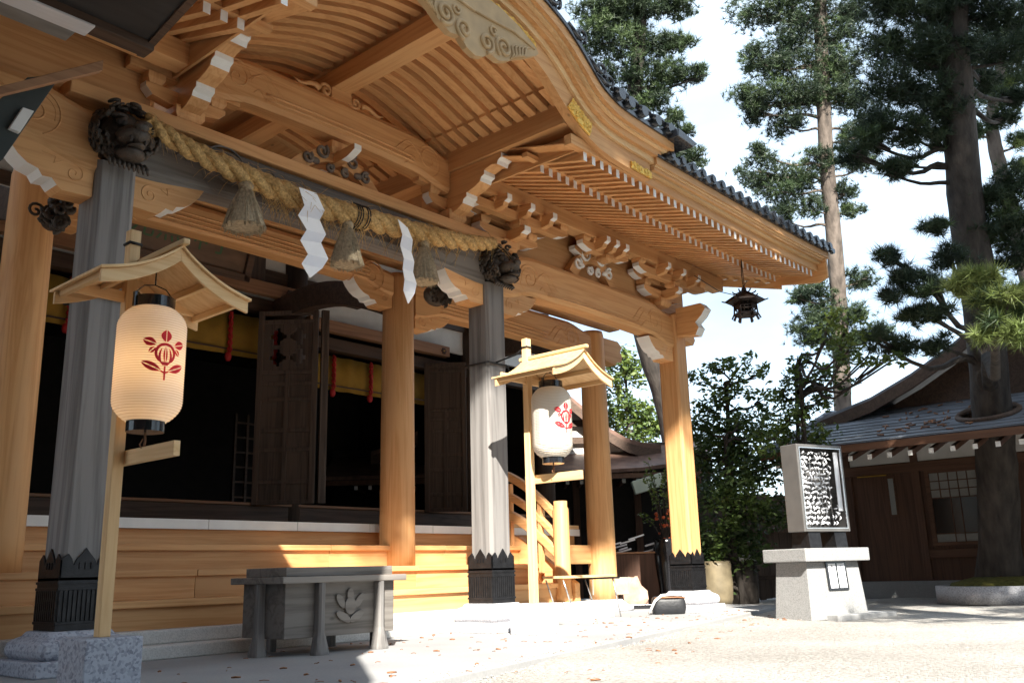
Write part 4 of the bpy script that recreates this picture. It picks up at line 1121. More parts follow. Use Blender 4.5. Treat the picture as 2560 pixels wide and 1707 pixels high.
streamer([(-2.97, 3.73), (-2.89, 3.6), (-2.97, 3.48), (-2.86, 3.39), (-2.94, 3.27), (-2.84, 3.18), (-2.92, 3.07), (-2.815, 2.98)],
         [(-2.79, 3.73), (-2.68, 3.61), (-2.75, 3.5), (-2.66, 3.4), (-2.73, 3.3), (-2.63, 3.19), (-2.71, 3.08), (-2.81, 2.98)], -0.45, "paper_streamer", "wide white zigzag paper streamer on the rope beside the middle tassel")
streamer([(-1.88, 3.75), (-1.8, 3.63), (-1.85, 3.5), (-1.78, 3.4), (-1.82, 3.29), (-1.77, 3.2), (-1.81, 3.08), (-1.73, 2.98)],
         [(-1.76, 3.7), (-1.67, 3.61), (-1.71, 3.47), (-1.65, 3.4), (-1.69, 3.28), (-1.62, 3.19), (-1.67, 3.08), (-1.72, 2.98)], -0.46, "paper_streamer", "narrower white zigzag paper streamer on the rope, nearer the right grey pillar")

# ================================================================== lantern stands and paper lanterns
def crest(mapper, k, mat_red, name, parent, thick=0.003):
    """citrus fruit crest with leaves; mapper takes flat (u, v) to the surface point at a height"""
    s = MB()
    def patch(poly):
        n = len(poly); cu = sum(p[0] for p in poly)/n; cv = sum(p[1] for p in poly)/n
        rings = 3; V = []
        for r_ in range(rings+1):
            f = 1-r_/rings*0.999
            for (a, b) in poly: V.append(mapper((cu+(a-cu)*f)*k, (cv+(b-cv)*f)*k, thick))
        F = [(r_*n+i, r_*n+(i+1) % n, (r_+1)*n+(i+1) % n, (r_+1)*n+i) for r_ in range(rings) for i in range(n)]
        s.add(V, F, 0, False)
    def lens(a, b, w_, n=9):
        ax, ay = b[0]-a[0], b[1]-a[1]; L_ = math.hypot(ax, ay); px, py = -ay/L_, ax/L_
        f = lambda t: math.sin(math.pi*t)**0.75*w_
        # two halves with a thin light midrib between them
        g_ = 0.018
        for sg in (-1, 1):
            pts = [(a[0]+ax*t+px*sg*max(g_, f(t)), a[1]+ay*t+py*sg*max(g_, f(t))) for t in [i/n for i in range(n+1)]]
            back = [(a[0]+ax*t+px*sg*g_, a[1]+ay*t+py*sg*g_) for t in [i/n for i in range(n, -1, -1)]]
            patch_strip(pts, back[::-1])
    def patch_strip(A, B):
        V = [mapper(p[0]*k, p[1]*k, thick) for p in A]+[mapper(p[0]*k, p[1]*k, thick) for p in B]; n = len(A)
        s.add(V, [(i, i+1, n+i+1, n+i) for i in range(n-1)], 0, False)
    def arc(c, r0, r1, a0, a1, n=14, ex=1.0):
        A = [(c[0]+r0*ex*math.cos(lerp(a0, a1, i/n)), c[1]+r0*math.sin(lerp(a0, a1, i/n))) for i in range(n+1)]
        B = [(c[0]+r1*ex*math.cos(lerp(a0, a1, i/n)), c[1]+r1*math.sin(lerp(a0, a1, i/n))) for i in range(n+1)]
        patch_strip(A, B)
    # fruit: rim, segments
    arc((0, 0.08), 0.42, 0.31, R(-60), R(240), 26)
    lens((0, -0.33), (0, 0.36), 0.085)
    for sx in (-1, 1):
        A = [(sx*(0.13+0.05*math.sin(math.pi*t)), -0.32+0.62*t) for t in [i/8 for i in range(9)]]
        B = [(sx*(0.20+0.07*math.sin(math.pi*t)), -0.27+0.48*t) for t in [i/8 for i in range(9)]]
        patch_strip(A, B)
    patch([(-0.22, -0.26), (0.22, -0.26), (0.10, -0.40), (-0.10, -0.40)])
    lens((0, 0.53), (0, 1.02), 0.21)
    lens((-0.36, 0.42), (-0.86, 0.58), 0.17); lens((0.36, 0.42), (0.86, 0.58), 0.17)
    lens((-0.40, 0.30), (-0.62, 0.06), 0.10); lens((0.40, 0.30), (0.62, 0.06), 0.10)
    lens((-0.14, -0.62), (-0.88, -0.30), 0.16); lens((0.14, -0.62), (0.88, -0.30), 0.16)
    patch([(-0.035, -0.42), (0.035, -0.42), (0.035, -0.98), (-0.035, -0.98)])
    patch([(-0.16, -0.66), (-0.035, -0.72), (-0.035, -0.64), (-0.15, -0.60)]); patch([(0.16, -0.66), (0.035, -0.72), (0.035, -0.64), (0.15, -0.60)])
    return s.build(name, mat_red, parent)

HOOP = flat("bamboo_hoop", (0.70, 0.62, 0.50), 0.7)
def lantern_set(px_, py_, lc, zc, label_stand, label_lamp, label_strap, face, pillar_x, lit, base_mat, ob=0.10, of=0.56):
    LY_ = lc[1]
    st = thing("lantern_stand", label_stand, "lantern stand", (px_, py_, 0.0), "roofed lantern stands before the grey pillars")
    s = MB(); s.box((px_-0.165, py_-0.165, 0.0), (px_+0.165, py_+0.165, 0.28)); s.build("stone_block", base_mat, st, bevel=0.008)
    hw = 0.034
    s = MB(); s.box((px_-hw, py_-hw, 0.281), (px_+hw, py_+hw, zc+0.90)); s.build("post", LZ, st, bevel=0.003)
    s = MB(); s.box((px_-0.036-0.02, py_-0.62, zc-0.58), (px_-0.036+0.02-0.0005, py_+0.10, zc-0.49)); s.box((px_-0.056, py_-0.62, zc-0.58), (px_+0.010, py_-0.036, zc-0.49)) if False else None
    s = MB(); s.box((px_+0.0345, py_-0.60, zc-0.575), (px_+0.075, py_+0.10, zc-0.49)); s.build("lower_arm", LY, st, bevel=0.003)
    # roof: two boards on carved end pieces, ridge bar on top
    zr = zc+0.66; yb, yf = py_+ob, py_-of; W = 0.475; drop = 0.235
    def ry(t): return zr-drop*(t**0.86)*1.0-0.018*math.sin(math.pi*t)*1.6
    for sx in (-1, 1):
        s = MB(); secs = []
        for i in range(11):
            t = i/10; x = lc[0]+sx*W*t; z = ry(t)
            secs.append([(x, yf, z), (x, yb, z), (x, yb, z+0.016), (x, yf, z+0.016)])
        s.loft(secs); s.build("roof_board", LX, st, bevel=0.002)
        for yy_ in (yf+0.02, yb-0.055):      # bargeboards
            s = MB(); secs = []
            for i in range(11):
                t = i/10*0.975; x = lc[0]+sx*W*t; z = ry(t)
                secs.append([(x, yy_, z-0.078), (x, yy_+0.022, z-0.078), (x, yy_+0.022, z-0.002), (x, yy_, z-0.002)])
            s.loft(secs); s.build("roof_end_board", LX, st, bevel=0.002)
        for t in (0.45, 0.90):
            x = lc[0]+sx*W*t; z = ry(t)
            s = MB(); s.box((x-0.014, yf+0.045, z-0.04), (x+0.014, yb-0.06, z-0.001)); s.build("roof_batten", LY, st)
    s = MB(); s.box((lc[0]-0.022, yf-0.035, zr+0.012), (lc[0]+0.022, yb+0.03, zr+0.048)); s.build("ridge_bar", LY, st, bevel=0.008)
    s = MB(); s.tube([(lc[0], yf+0.05, zr-0.045), (lc[0], yb-0.06, zr-0.045)], 0.022, 10); s.build("ridge_rod", LY, st)
    s = MB(); s.box((lc[0]-0.40, py_-0.012, zr-0.235), (lc[0]+0.40, py_+0.012, zr-0.165)); s.build("roof_cross_arm", LX, st, bevel=0.003)
    # lantern
    la = thing("paper_lantern", label_lamp, "lantern", (lc[0], LY_, zc-0.47), "white paper lanterns with red crests")
    RAD, H2 = 0.198, 0.345
    prof = []
    nr = 46
    for i in range(nr*2+1):
        f = -1+2*i/(nr*2); 
        env = RAD*(1-0.42*max(0, (abs(f)-0.62)/0.38)**2.3)
        prof.append((env-0.0042*(i % 2), zc+f*H2))
    s = MB(); s.lathe(prof, (lc[0], LY_), 48, 0, True, False); s.build("paper_body", PAPER, la)
    s = MB()
    for i in range(0, nr*2+1, 2):
        r_, z_ = prof[i]; s.lathe([(r_+0.0003, z_-0.0022), (r_+0.0016, z_), (r_+0.0003, z_+0.0022)], (lc[0], LY_), 40, 0, True, False)
    s.build("bamboo_hoops", HOOP, la)
    s = MB(); s.lathe([(0.118, zc+H2-0.012), (0.118, zc+H2+0.062), (0.108, zc+H2+0.062), (0.108, zc+H2-0.012)], (lc[0], LY_), 40); s.build("top_ring", LACQ, la, smooth=False)
    s = MB(); s.lathe([(0.108, zc-H2+0.012), (0.108, zc-H2-0.060), (0.0, zc-H2-0.060)], (lc[0], LY_), 40, 0, False); s.build("bottom_ring", LACQ, la)
    s = MB()
    s.tube([(lc[0]-0.115, LY_, zc+H2+0.03), (lc[0]-0.113, LY_, zc+H2+0.09), (lc[0]-0.07, LY_, zc+H2+0.135), (lc[0], LY_, zc+H2+0.150), (lc[0]+0.07, LY_, zc+H2+0.135), (lc[0]+0.113, LY_, zc+H2+0.09), (lc[0]+0.115, LY_, zc+H2+0.03)], 0.004, 6)
    s.tube([(lc[0], LY_, zc+H2+0.148), (lc[0], LY_, zr-0.05)], 0.005, 6)
    for sx in (-1, 1): s.box((lc[0]+sx*0.122-0.008, LY_-0.012, zc+H2-0.005), (lc[0]+sx*0.122+0.008, LY_+0.012, zc+H2+0.085))
    s.build("wire_handle", LACQ, la)
    s = MB(); s.tube([(lc[0], LY_, zc-H2-0.06), (lc[0]+0.006, LY_, zc-H2-0.11), (lc[0], LY_, zc-0.49)], 0.007, 6); s.tube([(lc[0]-0.01, LY_, zc-H2-0.10), (lc[0]-0.03, LY_-0.005, zc-H2-0.135), (lc[0]-0.015, LY_, zc-H2-0.155)], 0.004, 5); s.build("tie_cord", LEATHER, la)
    fa = face
    def mapper(u, v, t):
        a = fa+u/RAD; f = min(1, abs(v+0.02)/H2); env = RAD*(1-0.42*max(0, (f-0.62)/0.38)**2.3)+t
        return (lc[0]+env*math.cos(a), LY_+env*math.sin(a), zc+v+0.02)
    crest(mapper, 0.150, RED, "crest", la)
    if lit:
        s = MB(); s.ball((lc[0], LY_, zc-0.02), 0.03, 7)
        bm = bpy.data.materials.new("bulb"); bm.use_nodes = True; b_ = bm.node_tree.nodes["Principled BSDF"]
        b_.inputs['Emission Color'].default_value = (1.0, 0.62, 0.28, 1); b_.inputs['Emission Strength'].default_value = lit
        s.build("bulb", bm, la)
    # webbing strap from pillar to post
    sp = MB(); zs = zc+0.79; hp = 0.172
    loop = [(pillar_x-hp, -hp), (pillar_x+hp, -hp), (pillar_x+hp, hp), (pillar_x-hp, hp)]
    for i in range(4):
        a, b = loop[i], loop[(i+1) % 4]
        d = Vector((b[0]-a[0], b[1]-a[1], 0)); sp.obox(((a[0]+b[0])/2, (a[1]+b[1])/2, zs-0.03), (d.length/2+0.004, 0.004, 0.016), d, (0, 0, 1)) if False else sp.tube([(a[0], a[1], zs-0.03), (b[0], b[1], zs-0.03)], 0.011, 6)
    sp.tube([(pillar_x-0.05 if px_ < pillar_x else pillar_x+0.05, -hp-0.006, zs-0.02), ((pillar_x+px_)/2, (py_-hp)/2-0.05, zs), (px_, py_+0.036, zs+0.02)], 0.010, 6)
    for dx in (-0.037, 0.037): sp.tube([(px_+dx, py_-0.037, zs+0.02), (px_+dx, py_+0.037, zs+0.02)], 0.010, 6)
    for dy in (-0.037, 0.037): sp.tube([(px_-0.037, py_+dy, zs+0.02), (px_+0.037, py_+dy, zs+0.02)], 0.010, 6)
    sp.tube([(pillar_x+0.10, -hp-0.01, zs-0.02), (pillar_x+0.13, -hp-0.03, zs-0.09), (pillar_x+0.14, -hp-0.02, zs-0.20)], 0.005, 5)
    o = sp.build("strap", BLKC, None, loc=(pillar_x, 0, zs))
    tag(o, label_strap, "strap", "black straps tying stands to pillars")
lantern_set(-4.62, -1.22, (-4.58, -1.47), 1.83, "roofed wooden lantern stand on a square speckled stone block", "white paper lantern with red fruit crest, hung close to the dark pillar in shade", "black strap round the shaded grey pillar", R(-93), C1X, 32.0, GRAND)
lantern_set(-0.19, -0.72, (-0.19, -1.02), 1.99, "sunlit roofed wooden lantern stand on a pale stone block by the steps", "sunlit white paper lantern whose red crest faces right", "black strap round the sunlit grey pillar", R(-97), C2X, 0, GRAN, 0.06, 0.74)

# ================================================================== offering box
OB = thing("offering_box", "grey weathered wooden offering box with a raised crest, in front of the stairs", "offering box", (-2.37, -0.28, 0.0))
s = MB(); s.box((-2.92, -0.56, 0.13), (-1.83, 0.0, 0.56)); s.build("box_body", GX, OB, bevel=0.006)
s = MB(); s.box((-2.92-0.075, -0.56-0.075, 0.535), (-1.83+0.075, 0.075, 0.585)); s.build("rim_board", GX, OB, bevel=0.006)
s = MB(); s.box((-2.91, -0.55, 0.5855), (-1.84, -0.52, 0.655)); s.box((-2.91, -0.04, 0.5855), (-1.84, -0.01, 0.655)); s.box((-2.91, -0.52, 0.5855), (-2.88, -0.04, 0.655)); s.box((-1.87, -0.52, 0.5855), (-1.84, -0.04, 0.655)); s.build("upper_frame", GX, OB, bevel=0.005)
s = MB()
for k in range(16): s.prism([(-0.505+0.03*k, 0.60), (-0.49+0.03*k, 0.625), (-0.475+0.03*k, 0.60)], 0, -2.88, -1.87)
s.build("slotted_lid", GX, OB)
def boxleg(x, y, ax):
    s = MB(); secs = []
    for z, wd, ou in ((0.0, 0.062, 0.052), (0.02, 0.062, 0.052), (0.10, 0.046, 0.04), (0.17, 0.034, 0.03), (0.30, 0.031, 0.028), (0.534, 0.031, 0.028)):
        if ax == 0: secs.append([(x-wd, y-ou, z), (x-wd*0.4, y-ou-0.014, z), (x+wd*0.4, y-ou-0.014, z), (x+wd, y-ou, z), (x+wd, y+0.028, z), (x-wd, y+0.028, z)])
        else: secs.append([(x-ou, y+wd, z), (x-ou-0.014, y+wd*0.4, z), (x-ou-0.014, y-wd*0.4, z), (x-ou, y-wd, z), (x+0.028, y-wd, z), (x+0.028, y+wd, z)])
    s.loft(secs); s.build("leg", GZ, OB, bevel=0.003)
boxleg(-2.62, -0.59, 0); boxleg(-2.02, -0.59, 0); boxleg(-2.95, -0.28, 1)
s = MB()
for x in (-2.62, -2.02): s.box((x-0.03, 0.002, 0.0), (x+0.03, 0.06, 0.53))
s.box((-1.828, -0.31, 0.0), (-1.77, -0.25, 0.53)); s.build("leg", GZ, OB, bevel=0.003)
# raised crest on the front
s = MB()
def slab(poly, y0=-0.562, y1=-0.588):
    s.prism(poly, 1, y1, y0)
cx, cz, k = -2.31, 0.335, 0.16
def el(a, b, rx, rz, rot=0, n=18): return [(cx+k*(a+rx*math.cos(t)*math.cos(rot)-rz*math.sin(t)*math.sin(rot)), cz+k*(b+rx*math.cos(t)*math.sin(rot)+rz*math.sin(t)*math.cos(rot))) for t in [2*math.pi*i/n for i in range(n)]]
slab(el(0, 0.10, 0.36, 0.42)); slab(el(0, 0.60, 0.20, 0.34), y1=-0.584); slab(el(-0.58, 0.33, 0.19, 0.42, R(38)), y1=-0.582); slab(el(0.58, 0.33, 0.19, 0.42, R(-38)), y1=-0.582)
slab(el(-0.42, -0.42, 0.50, 0.20, R(-28)), y1=-0.585); slab(el(0.42, -0.42, 0.50, 0.20, R(28)), y1=-0.585)
s.build("raised_crest", GX, OB, bevel=0.004)

# ================================================================== hanging bronze lantern
HL = thing("hanging_lantern", "small dark bronze hexagonal lantern hanging from the eave's corner against the sky", "lantern", (3.86, -1.2, 3.68))
hx, hy = 3.86, -1.2
s = MB(); s.lathe([(0.40*0.9, 3.93), (0.36, 3.955), (0.22, 4.02), (0.10, 4.10), (0.05, 4.13)], (hx, hy), 6, 0, False)
for q in range(6):
    a = q*math.pi/3; s.tube([(hx+0.05*math.cos(a), hy+0.05*math.sin(a), 4.14), (hx+0.24*math.cos(a), hy+0.24*math.sin(a), 4.03), (hx+0.37*math.cos(a), hy+0.37*math.sin(a), 3.95), (hx+0.44*math.cos(a), hy+0.44*math.sin(a), 3.97)], [0.015, 0.018, 0.018, 0.012], 6)
    s.tube([(hx+0.12*math.cos(a), hy+0.12*math.sin(a), 4.09), (hx+0.20*math.cos(a), hy+0.20*math.sin(a), 4.12), (hx+0.22*math.cos(a), hy+0.22*math.sin(a), 4.15)], 0.014, 6)
s.build("lantern_roof", BRNZ, HL)
s = MB()
for q in range(6):
    a = q*math.pi/3; a2 = a+math.pi/3
    P_ = lambda r, aa, z: (hx+r*math.cos(aa), hy+r*math.sin(aa), z)
    s.tube([P_(0.20, a, 3.94), P_(0.22, a, 3.70), P_(0.27, a, 3.60)], 0.016, 6)
    for z in (3.93, 3.84, 3.78, 3.70): s.tube([P_(0.205, a, z), P_(0.205, a2, z)], 0.011, 5)
    if q % 2 == 0:
        s.add([P_(0.20, a, 3.78), P_(0.20, a2, 3.78), P_(0.20, a2, 3.92), P_(0.20, a, 3.92)], [(0, 1, 2, 3)])
    for f in (0.33, 0.66): s.tube([tuple(lerp(x_, y_, f) for x_, y_ in zip(P_(0.205, a, 3.70), P_(0.205, a2, 3.70))), tuple(lerp(x_, y_, f) for x_, y_ in zip(P_(0.205, a, 3.93), P_(0.205, a2, 3.93)))], 0.007, 5)
s.lathe([(0.235, 3.66), (0.235, 3.70), (0.0, 3.70)], (hx, hy), 6, 0, False)
for q in range(6):
    a = q*math.pi/3; s.tube([(hx+0.19*math.cos(a), hy+0.19*math.sin(a), 3.66), (hx+0.23*math.cos(a), hy+0.23*math.sin(a), 3.57)], [0.02, 0.026], 6)
s.build("fire_box", BRNZ, HL)
s = MB(); s.ball((hx, hy, 4.18), (0.05, 0.05, 0.055), 8); s.tube([(hx, hy, 4.22), (hx, hy, 4.27)], 0.02, 6); s.build("finial", BRNZ, HL)
s = MB(); s.tube([(hx-0.02, hy, 4.26), (hx-0.03, hy, 4.42), (hx, hy, 4.66)], 0.006, 5); s.tube([(hx+0.02, hy, 4.26), (hx+0.01, hy, 4.45), (hx, hy, 4.66)], 0.006, 5); s.build("hanging_chain", BRNZ, HL)
s = MB(); s.tube([(4.6, -0.9, 4.56), (4.2, -1.0, 4.30), (3.75, -1.1, 4.12), (3.35, -1.1, 4.08), (2.9, -1.0, 4.22)], 0.006, 5); o = s.build("cable", BRNZ, None, loc=(3.35, -1.1, 4.08)); tag(o, "thin dark wire looped under the eave near the hanging lantern", "cable")

for o in list(HL.children):       # the real lantern is small
    for v in o.data.vertices: v.co = (v.co-Vector((0, 0, 0.55)))*0.70+Vector((0, 0, 0.55)) if o.name != "hanging_chain" else v.co

# ================================================================== fortune rack on a stone pedestal
FC = Vector((3.32, -1.93, 0.0)); FPHI = R(-20)
FR = thing("fortune_rack", "grey metal fortune rack on a pale granite pedestal at the gravel's edge", "fortune rack", FC)
def L3(x, y, z): return (FC.x+x, FC.y+y, z)
def fbox(s, a, b, mi=0): return s.box(L3(*a), L3(*b), mi)
def taper(x0, x1, y0, y1, z0, z1, t):
    s = MB(); s.loft([[L3(x0, y0, z0), L3(x1, y0, z0), L3(x1, y1, z0), L3(x0, y1, z0)], [L3(x0+t, y0+t, z1), L3(x1-t, y0+t, z1), L3(x1-t, y1-t, z1), L3(x0+t, y1-t, z1)]]); return s
taper(0.0, 0.95, 0.0, 0.58, -0.06, 0.60, 0.045).build("pedestal", PEDST, FR, bevel=0.008)
taper(-0.06, 1.01, -0.06, 0.64, 0.601, 0.755, 0.0).build("pedestal_cap", PEDST, FR, bevel=0.012)
s = MB(); fbox(s, (0.25, -0.16, -0.08), (1.25, 0.70, 0.0)); s.build("footing_slab", CONC, FR, bevel=0.01)
for x in (0.20, 0.64):
    s = MB(); s.prism([(FC.y+0.10, 0.756), (FC.y+0.40, 0.756), (FC.y+0.36, 1.0), (FC.y+0.12, 1.0)], 0, FC.x+x, FC.x+x+0.20); s.build("support_bracket", IRON, FR, bevel=0.004)
RX0, RX1, RZ0, RZ1, RYF, RYB = 0.12, 0.90, 0.95, 2.0, 0.09, 0.36
s = MB()
for a, b in (((RX0, RYF, RZ0), (RX0+0.035, RYB, RZ1)), ((RX1-0.035, RYF, RZ0), (RX1, RYB, RZ1)), ((RX0+0.035, RYF, RZ0), (RX1-0.035, RYB, RZ0+0.035)), ((RX0+0.035, RYF, RZ1-0.035), (RX1-0.035, RYB, RZ1)), ((RX0+0.035, RYB-0.02, RZ0+0.035), (RX1-0.035, RYB, RZ1-0.035))): fbox(s, a, b)
s.build("case", STEEL, FR, bevel=0.008)
s = MB()
for a, b in (((RX0+0.035, RYF-0.004, RZ0+0.035), (RX0+0.047, RYF+0.01, RZ1-0.035)), ((RX1-0.047, RYF-0.004, RZ0+0.035), (RX1-0.035, RYF+0.01, RZ1-0.035)), ((RX0+0.047, RYF-0.004, RZ1-0.047), (RX1-0.047, RYF+0.01, RZ1-0.035)), ((RX0+0.047, RYF-0.004, RZ0+0.035), (RX1-0.047, RYF+0.01, RZ0+0.047))): fbox(s, a, b)
s.build("bright_trim", SHIN, FR)
s = MB()
for k in range(15): s.tube([L3(RX0+0.05, RYF+0.09, RZ0+0.11+0.06*k), L3(RX1-0.05, RYF+0.09, RZ0+0.11+0.06*k)], 0.004, 5)
for k in range(8): s.tube([L3(RX0+0.08+0.075*k, RYF+0.10, RZ0+0.05), L3(RX0+0.08+0.075*k, RYF+0.10, RZ1-0.05)], 0.004, 5)
s.build("tying_wires", SHIN, FR)
s = MB(); fbox(s, (RX1-0.125, RYF+0.03, RZ0+0.25), (RX1-0.055, RYF+0.04, RZ1-0.08)); s.build("notice_strip", CHALK, FR)
# signboard with two labels, lying on the sloping front of the pedestal
SL = 0.045/0.66
def fy(z): return FC.y+SL*(z+0.06)
zs_ = 0.435
s = MB(); s.obox((FC.x+0.505, fy(zs_)-0.010, zs_), (0.165, 0.009, 0.165), (1, 0, 0), (0, 1, -SL)); s.build("sign_panel", LACQ, FR)
for dx in (-0.075, 0.075):
    s = MB(); s.obox((FC.x+0.505+dx, fy(zs_)-0.020, zs_), (0.060, 0.002, 0.140), (1, 0, 0), (0, 1, -SL)); s.build("sign_label", CHALK, FR)
text_mesh("お\nみ\nく\nじ", 0.060, (FC.x+0.58, fy(zs_)-0.024, zs_), (1, 0, 0), (0, SL, 1), INK, "sign_lettering", FR, 0.001, 1.0)
text_mesh("み\nく\nじ\n掛", 0.064, (FC.x+0.43, fy(zs_)-0.024, zs_), (1, 0, 0), (0, SL, 1), INK, "sign_lettering", FR, 0.001, 1.0)
FR.rotation_euler = (0, 0, FPHI)
# the tied paper fortunes: one modelled, the rest copies
def fortune_mesh():
    s = MB()
    s.tube([(-0.026, 0, 0.014), (-0.010, -0.010, 0.004), (0.0, -0.015, 0.0), (0.010, -0.010, -0.004), (0.026, 0.0, -0.016)], [0.005, 0.008, 0.011, 0.008, 0.005], 5)
    s.tube([(-0.005, -0.011, 0.010), (0.003, -0.016, 0.0), (-0.003, -0.011, -0.012)], 0.008, 5)
    return s
F0 = None
for r_ in range(15):
    for c_ in range(14):
        x = RX0+0.075+0.047*c_; z = RZ0+0.11+0.06*r_
        if x > RX1-0.07 or (x > RX1-0.15 and 3 < r_): continue
        if c_ in (9, 10, 11) and r_ < 7 and random.random() < 0.6: continue
        if random.random() < 0.10: continue
        lx, ly, lz = x+random.uniform(-0.012, 0.012), RYF+0.075+random.uniform(-0.02, 0.01), z+random.uniform(-0.014, 0.014)
        loc = FC+Vector((lx*math.cos(FPHI)-ly*math.sin(FPHI), lx*math.sin(FPHI)+ly*math.cos(FPHI), lz))
        if F0 is None:
            F0 = fortune_mesh().build("tied_paper_fortune", CHALK, None, loc=(0, 0, 0)); o = F0
            tag(o, "white folded paper fortune knotted to a wire of the grey metal rack", "paper fortune", "paper fortunes tied to the rack")
        else:
            o = F0.copy(); sc.collection.objects.link(o)
        o.location = loc; o.rotation_euler = (random.uniform(-0.3, 0.3), random.choice((0.6, -0.8, 1.3, 0.1, -1.3))+random.uniform(-0.4, 0.4), FPHI+random.uniform(-0.5, 0.5)); o.scale = (random.uniform(0.75, 1.1), 1.0, random.uniform(0.75, 1.2))

# ================================================================== small things at the right end of the porch
LT = thing("low_table", "low folding table with thin legs beside the round column", "table", (1.9, 0.55, 0.205))
s = MB(); s.box((1.55, 0.28, 0.485), (2.62, 0.60, 0.515)); s.build("table_top", LX, LT, bevel=0.004)
s = MB(); s.box((2.25, 0.25, 0.462), (2.66, 0.63, 0.484)); s.build("table_rail", LACQ, LT)
for (x, y) in ((2.58, 0.28), (2.40, 0.58), (1.6, 0.30), (1.6, 0.56)):
    s = MB(); zb = 0.0 if x > 2.55 else 0.206
    s.tube([(x-0.03, y, 0.47), (x+0.05, y-0.04, zb)], 0.010, 6); s.build("leg", SHIN, LT)
# bag
def at_depth(px_, py_, D):       # helper for notes taken off the photograph: point at a given distance
    f = 2287.88; q = Vector(((px_-1280)/f, (py_-853.5)/f, 1.0))
    return CAM + (_r2*q.x - _u2*q.y + _d*q.z)*D
c = at_depth(1672, 1521, 11.75); c.z = 0.0
BG = thing("shoulder_bag", "black nylon shoulder bag with pale strap set down by the pillar's stone", "bag", c)
vx, vy = Vector((0.654, -0.756, 0)), Vector((0.756, 0.654, 0))
s = MB(); secs = []
for z, wx, wy in ((0.0, 0.19, 0.10), (0.012, 0.205, 0.112), (0.08, 0.215, 0.12), (0.16, 0.212, 0.115), (0.205, 0.20, 0.10), (0.222, 0.175, 0.075)):
    ring = []
    for k in range(28):
        a = 2*math.pi*k/28; ca, sa = math.cos(a), math.sin(a)
        ex = math.copysign(abs(ca)**0.45, ca)*wx*(1+0.02*math.sin(5*a+z*30)); ey = math.copysign(abs(sa)**0.45, sa)*wy
        ring.append(c+vx*ex+vy*ey+Vector((0, 0, z)))
    secs.append(ring)
s.loft(secs, 0, True); s.build("bag_body", BAGM, BG)
s = MB(); s.tube([c+vx*a+vy*b+Vector((0, 0, z)) for a, b, z in ((0.15, -0.02, 0.215), (0.05, -0.10, 0.245), (-0.10, -0.12, 0.235), (-0.19, -0.13, 0.17), (-0.24, -0.13, 0.08), (-0.27, -0.12, 0.02))], [0.012, 0.016, 0.018, 0.018, 0.016, 0.014], 6); s.build("pale_strap", PLAST, BG)
s = MB(); s.tube([c+vx*a+vy*b+Vector((0, 0, z)) for a, b, z in ((-0.19, -0.10, 0.205), (-0.05, -0.125, 0.21), (0.10, -0.125, 0.21), (0.20, -0.09, 0.20))], 0.009, 6); s.build("brown_zip", LEATHER, BG)
# flower vase and arrangement, paper-covered stand, rock
c = at_depth(1672, 1490, 14.2); c.z = 0.0
VA = thing("flower_arrangement", "tall dark vase of leafy branches and orange berries behind the sunlit square pillar", "flower arrangement", c)
s = MB(); s.lathe([(0.16, 0.0), (0.17, 0.05), (0.15, 0.25), (0.19, 0.62), (0.20, 0.85), (0.17, 0.95), (0.19, 1.02)], (c.x, c.y), 22); s.build("vase", LACQ, VA)
s = MB(); rr = random.Random(3); tips = []
for i in range(13):
    a = rr.random()*6.28; L_ = rr.uniform(0.4, 1.25); sp_ = rr.uniform(0.08, 0.42)
    p1 = c+Vector((math.cos(a)*sp_*0.4, math.sin(a)*sp_*0.4, 1.0+L_*0.5)); p2 = c+Vector((math.cos(a)*sp_, math.sin(a)*sp_, 1.0+L_))
    s.tube([c+Vector((0, 0, 0.9)), p1, p2], [0.012, 0.008, 0.004], 5); tips += [(p1, p2)]
s.build("branches", BARKD, VA)
def leaves(s, centre, n, rad, size, rr, asp=0.42, mi=0):
    for _ in range(n):
        d = Vector((rr.gauss(0, 1), rr.gauss(0, 1), rr.gauss(0, 1))); d.normalize()
        p = centre+d*rad*rr.random()**0.5
        a = Vector((rr.gauss(0, 1), rr.gauss(0, 1), rr.gauss(0, 0.6))).normalized(); b = a.cross(Vector((rr.gauss(0, 1), rr.gauss(0, 1), rr.gauss(0, 1)))).normalized()
        l = size*rr.uniform(0.7, 1.2); w_ = l*asp
        s.add([p-a*l*0.5, p+b*w_*0.5, p+a*l*0.5, p-b*w_*0.5], [(0, 1, 2, 3)], mi)
s = MB()
for p1, p2 in tips:
    for t in (0.2, 0.5, 0.8, 1.0): leaves(s, p1.lerp(p2, t), 8, 0.09, 0.075, rr)
s.build("leaves", LEAFY, VA)
s = MB()
for i in range(26):
    a = rr.random()*6.28; q = c+Vector((math.cos(a)*rr.uniform(0.05, 0.16), math.sin(a)*rr.uniform(0.05, 0.16), rr.uniform(0.98, 1.45))); s.ball(q, rr.uniform(0.018, 0.035), 5)
s.build("berries", flat("orange_red_berries", (0.45, 0.08, 0.02), 0.4), VA)
c2 = at_depth(1600, 1490, 14.4); c2.z = 0.0
ST = thing("sale_counter", "small brown counter draped with white papers in front of the dark side building", "counter", c2)
s = MB(); s.obox(c2+Vector((0, 0, 0.40)), (0.42, 0.25, 0.40), vx, vy); s.build("counter_body", BRZ, ST, bevel=0.01)
s = MB(); s.obox(c2+Vector((0, 0, 0.815)), (0.47, 0.28, 0.013), vx, vy); s.build("counter_top", BRX, ST, bevel=0.004)
s = MB()
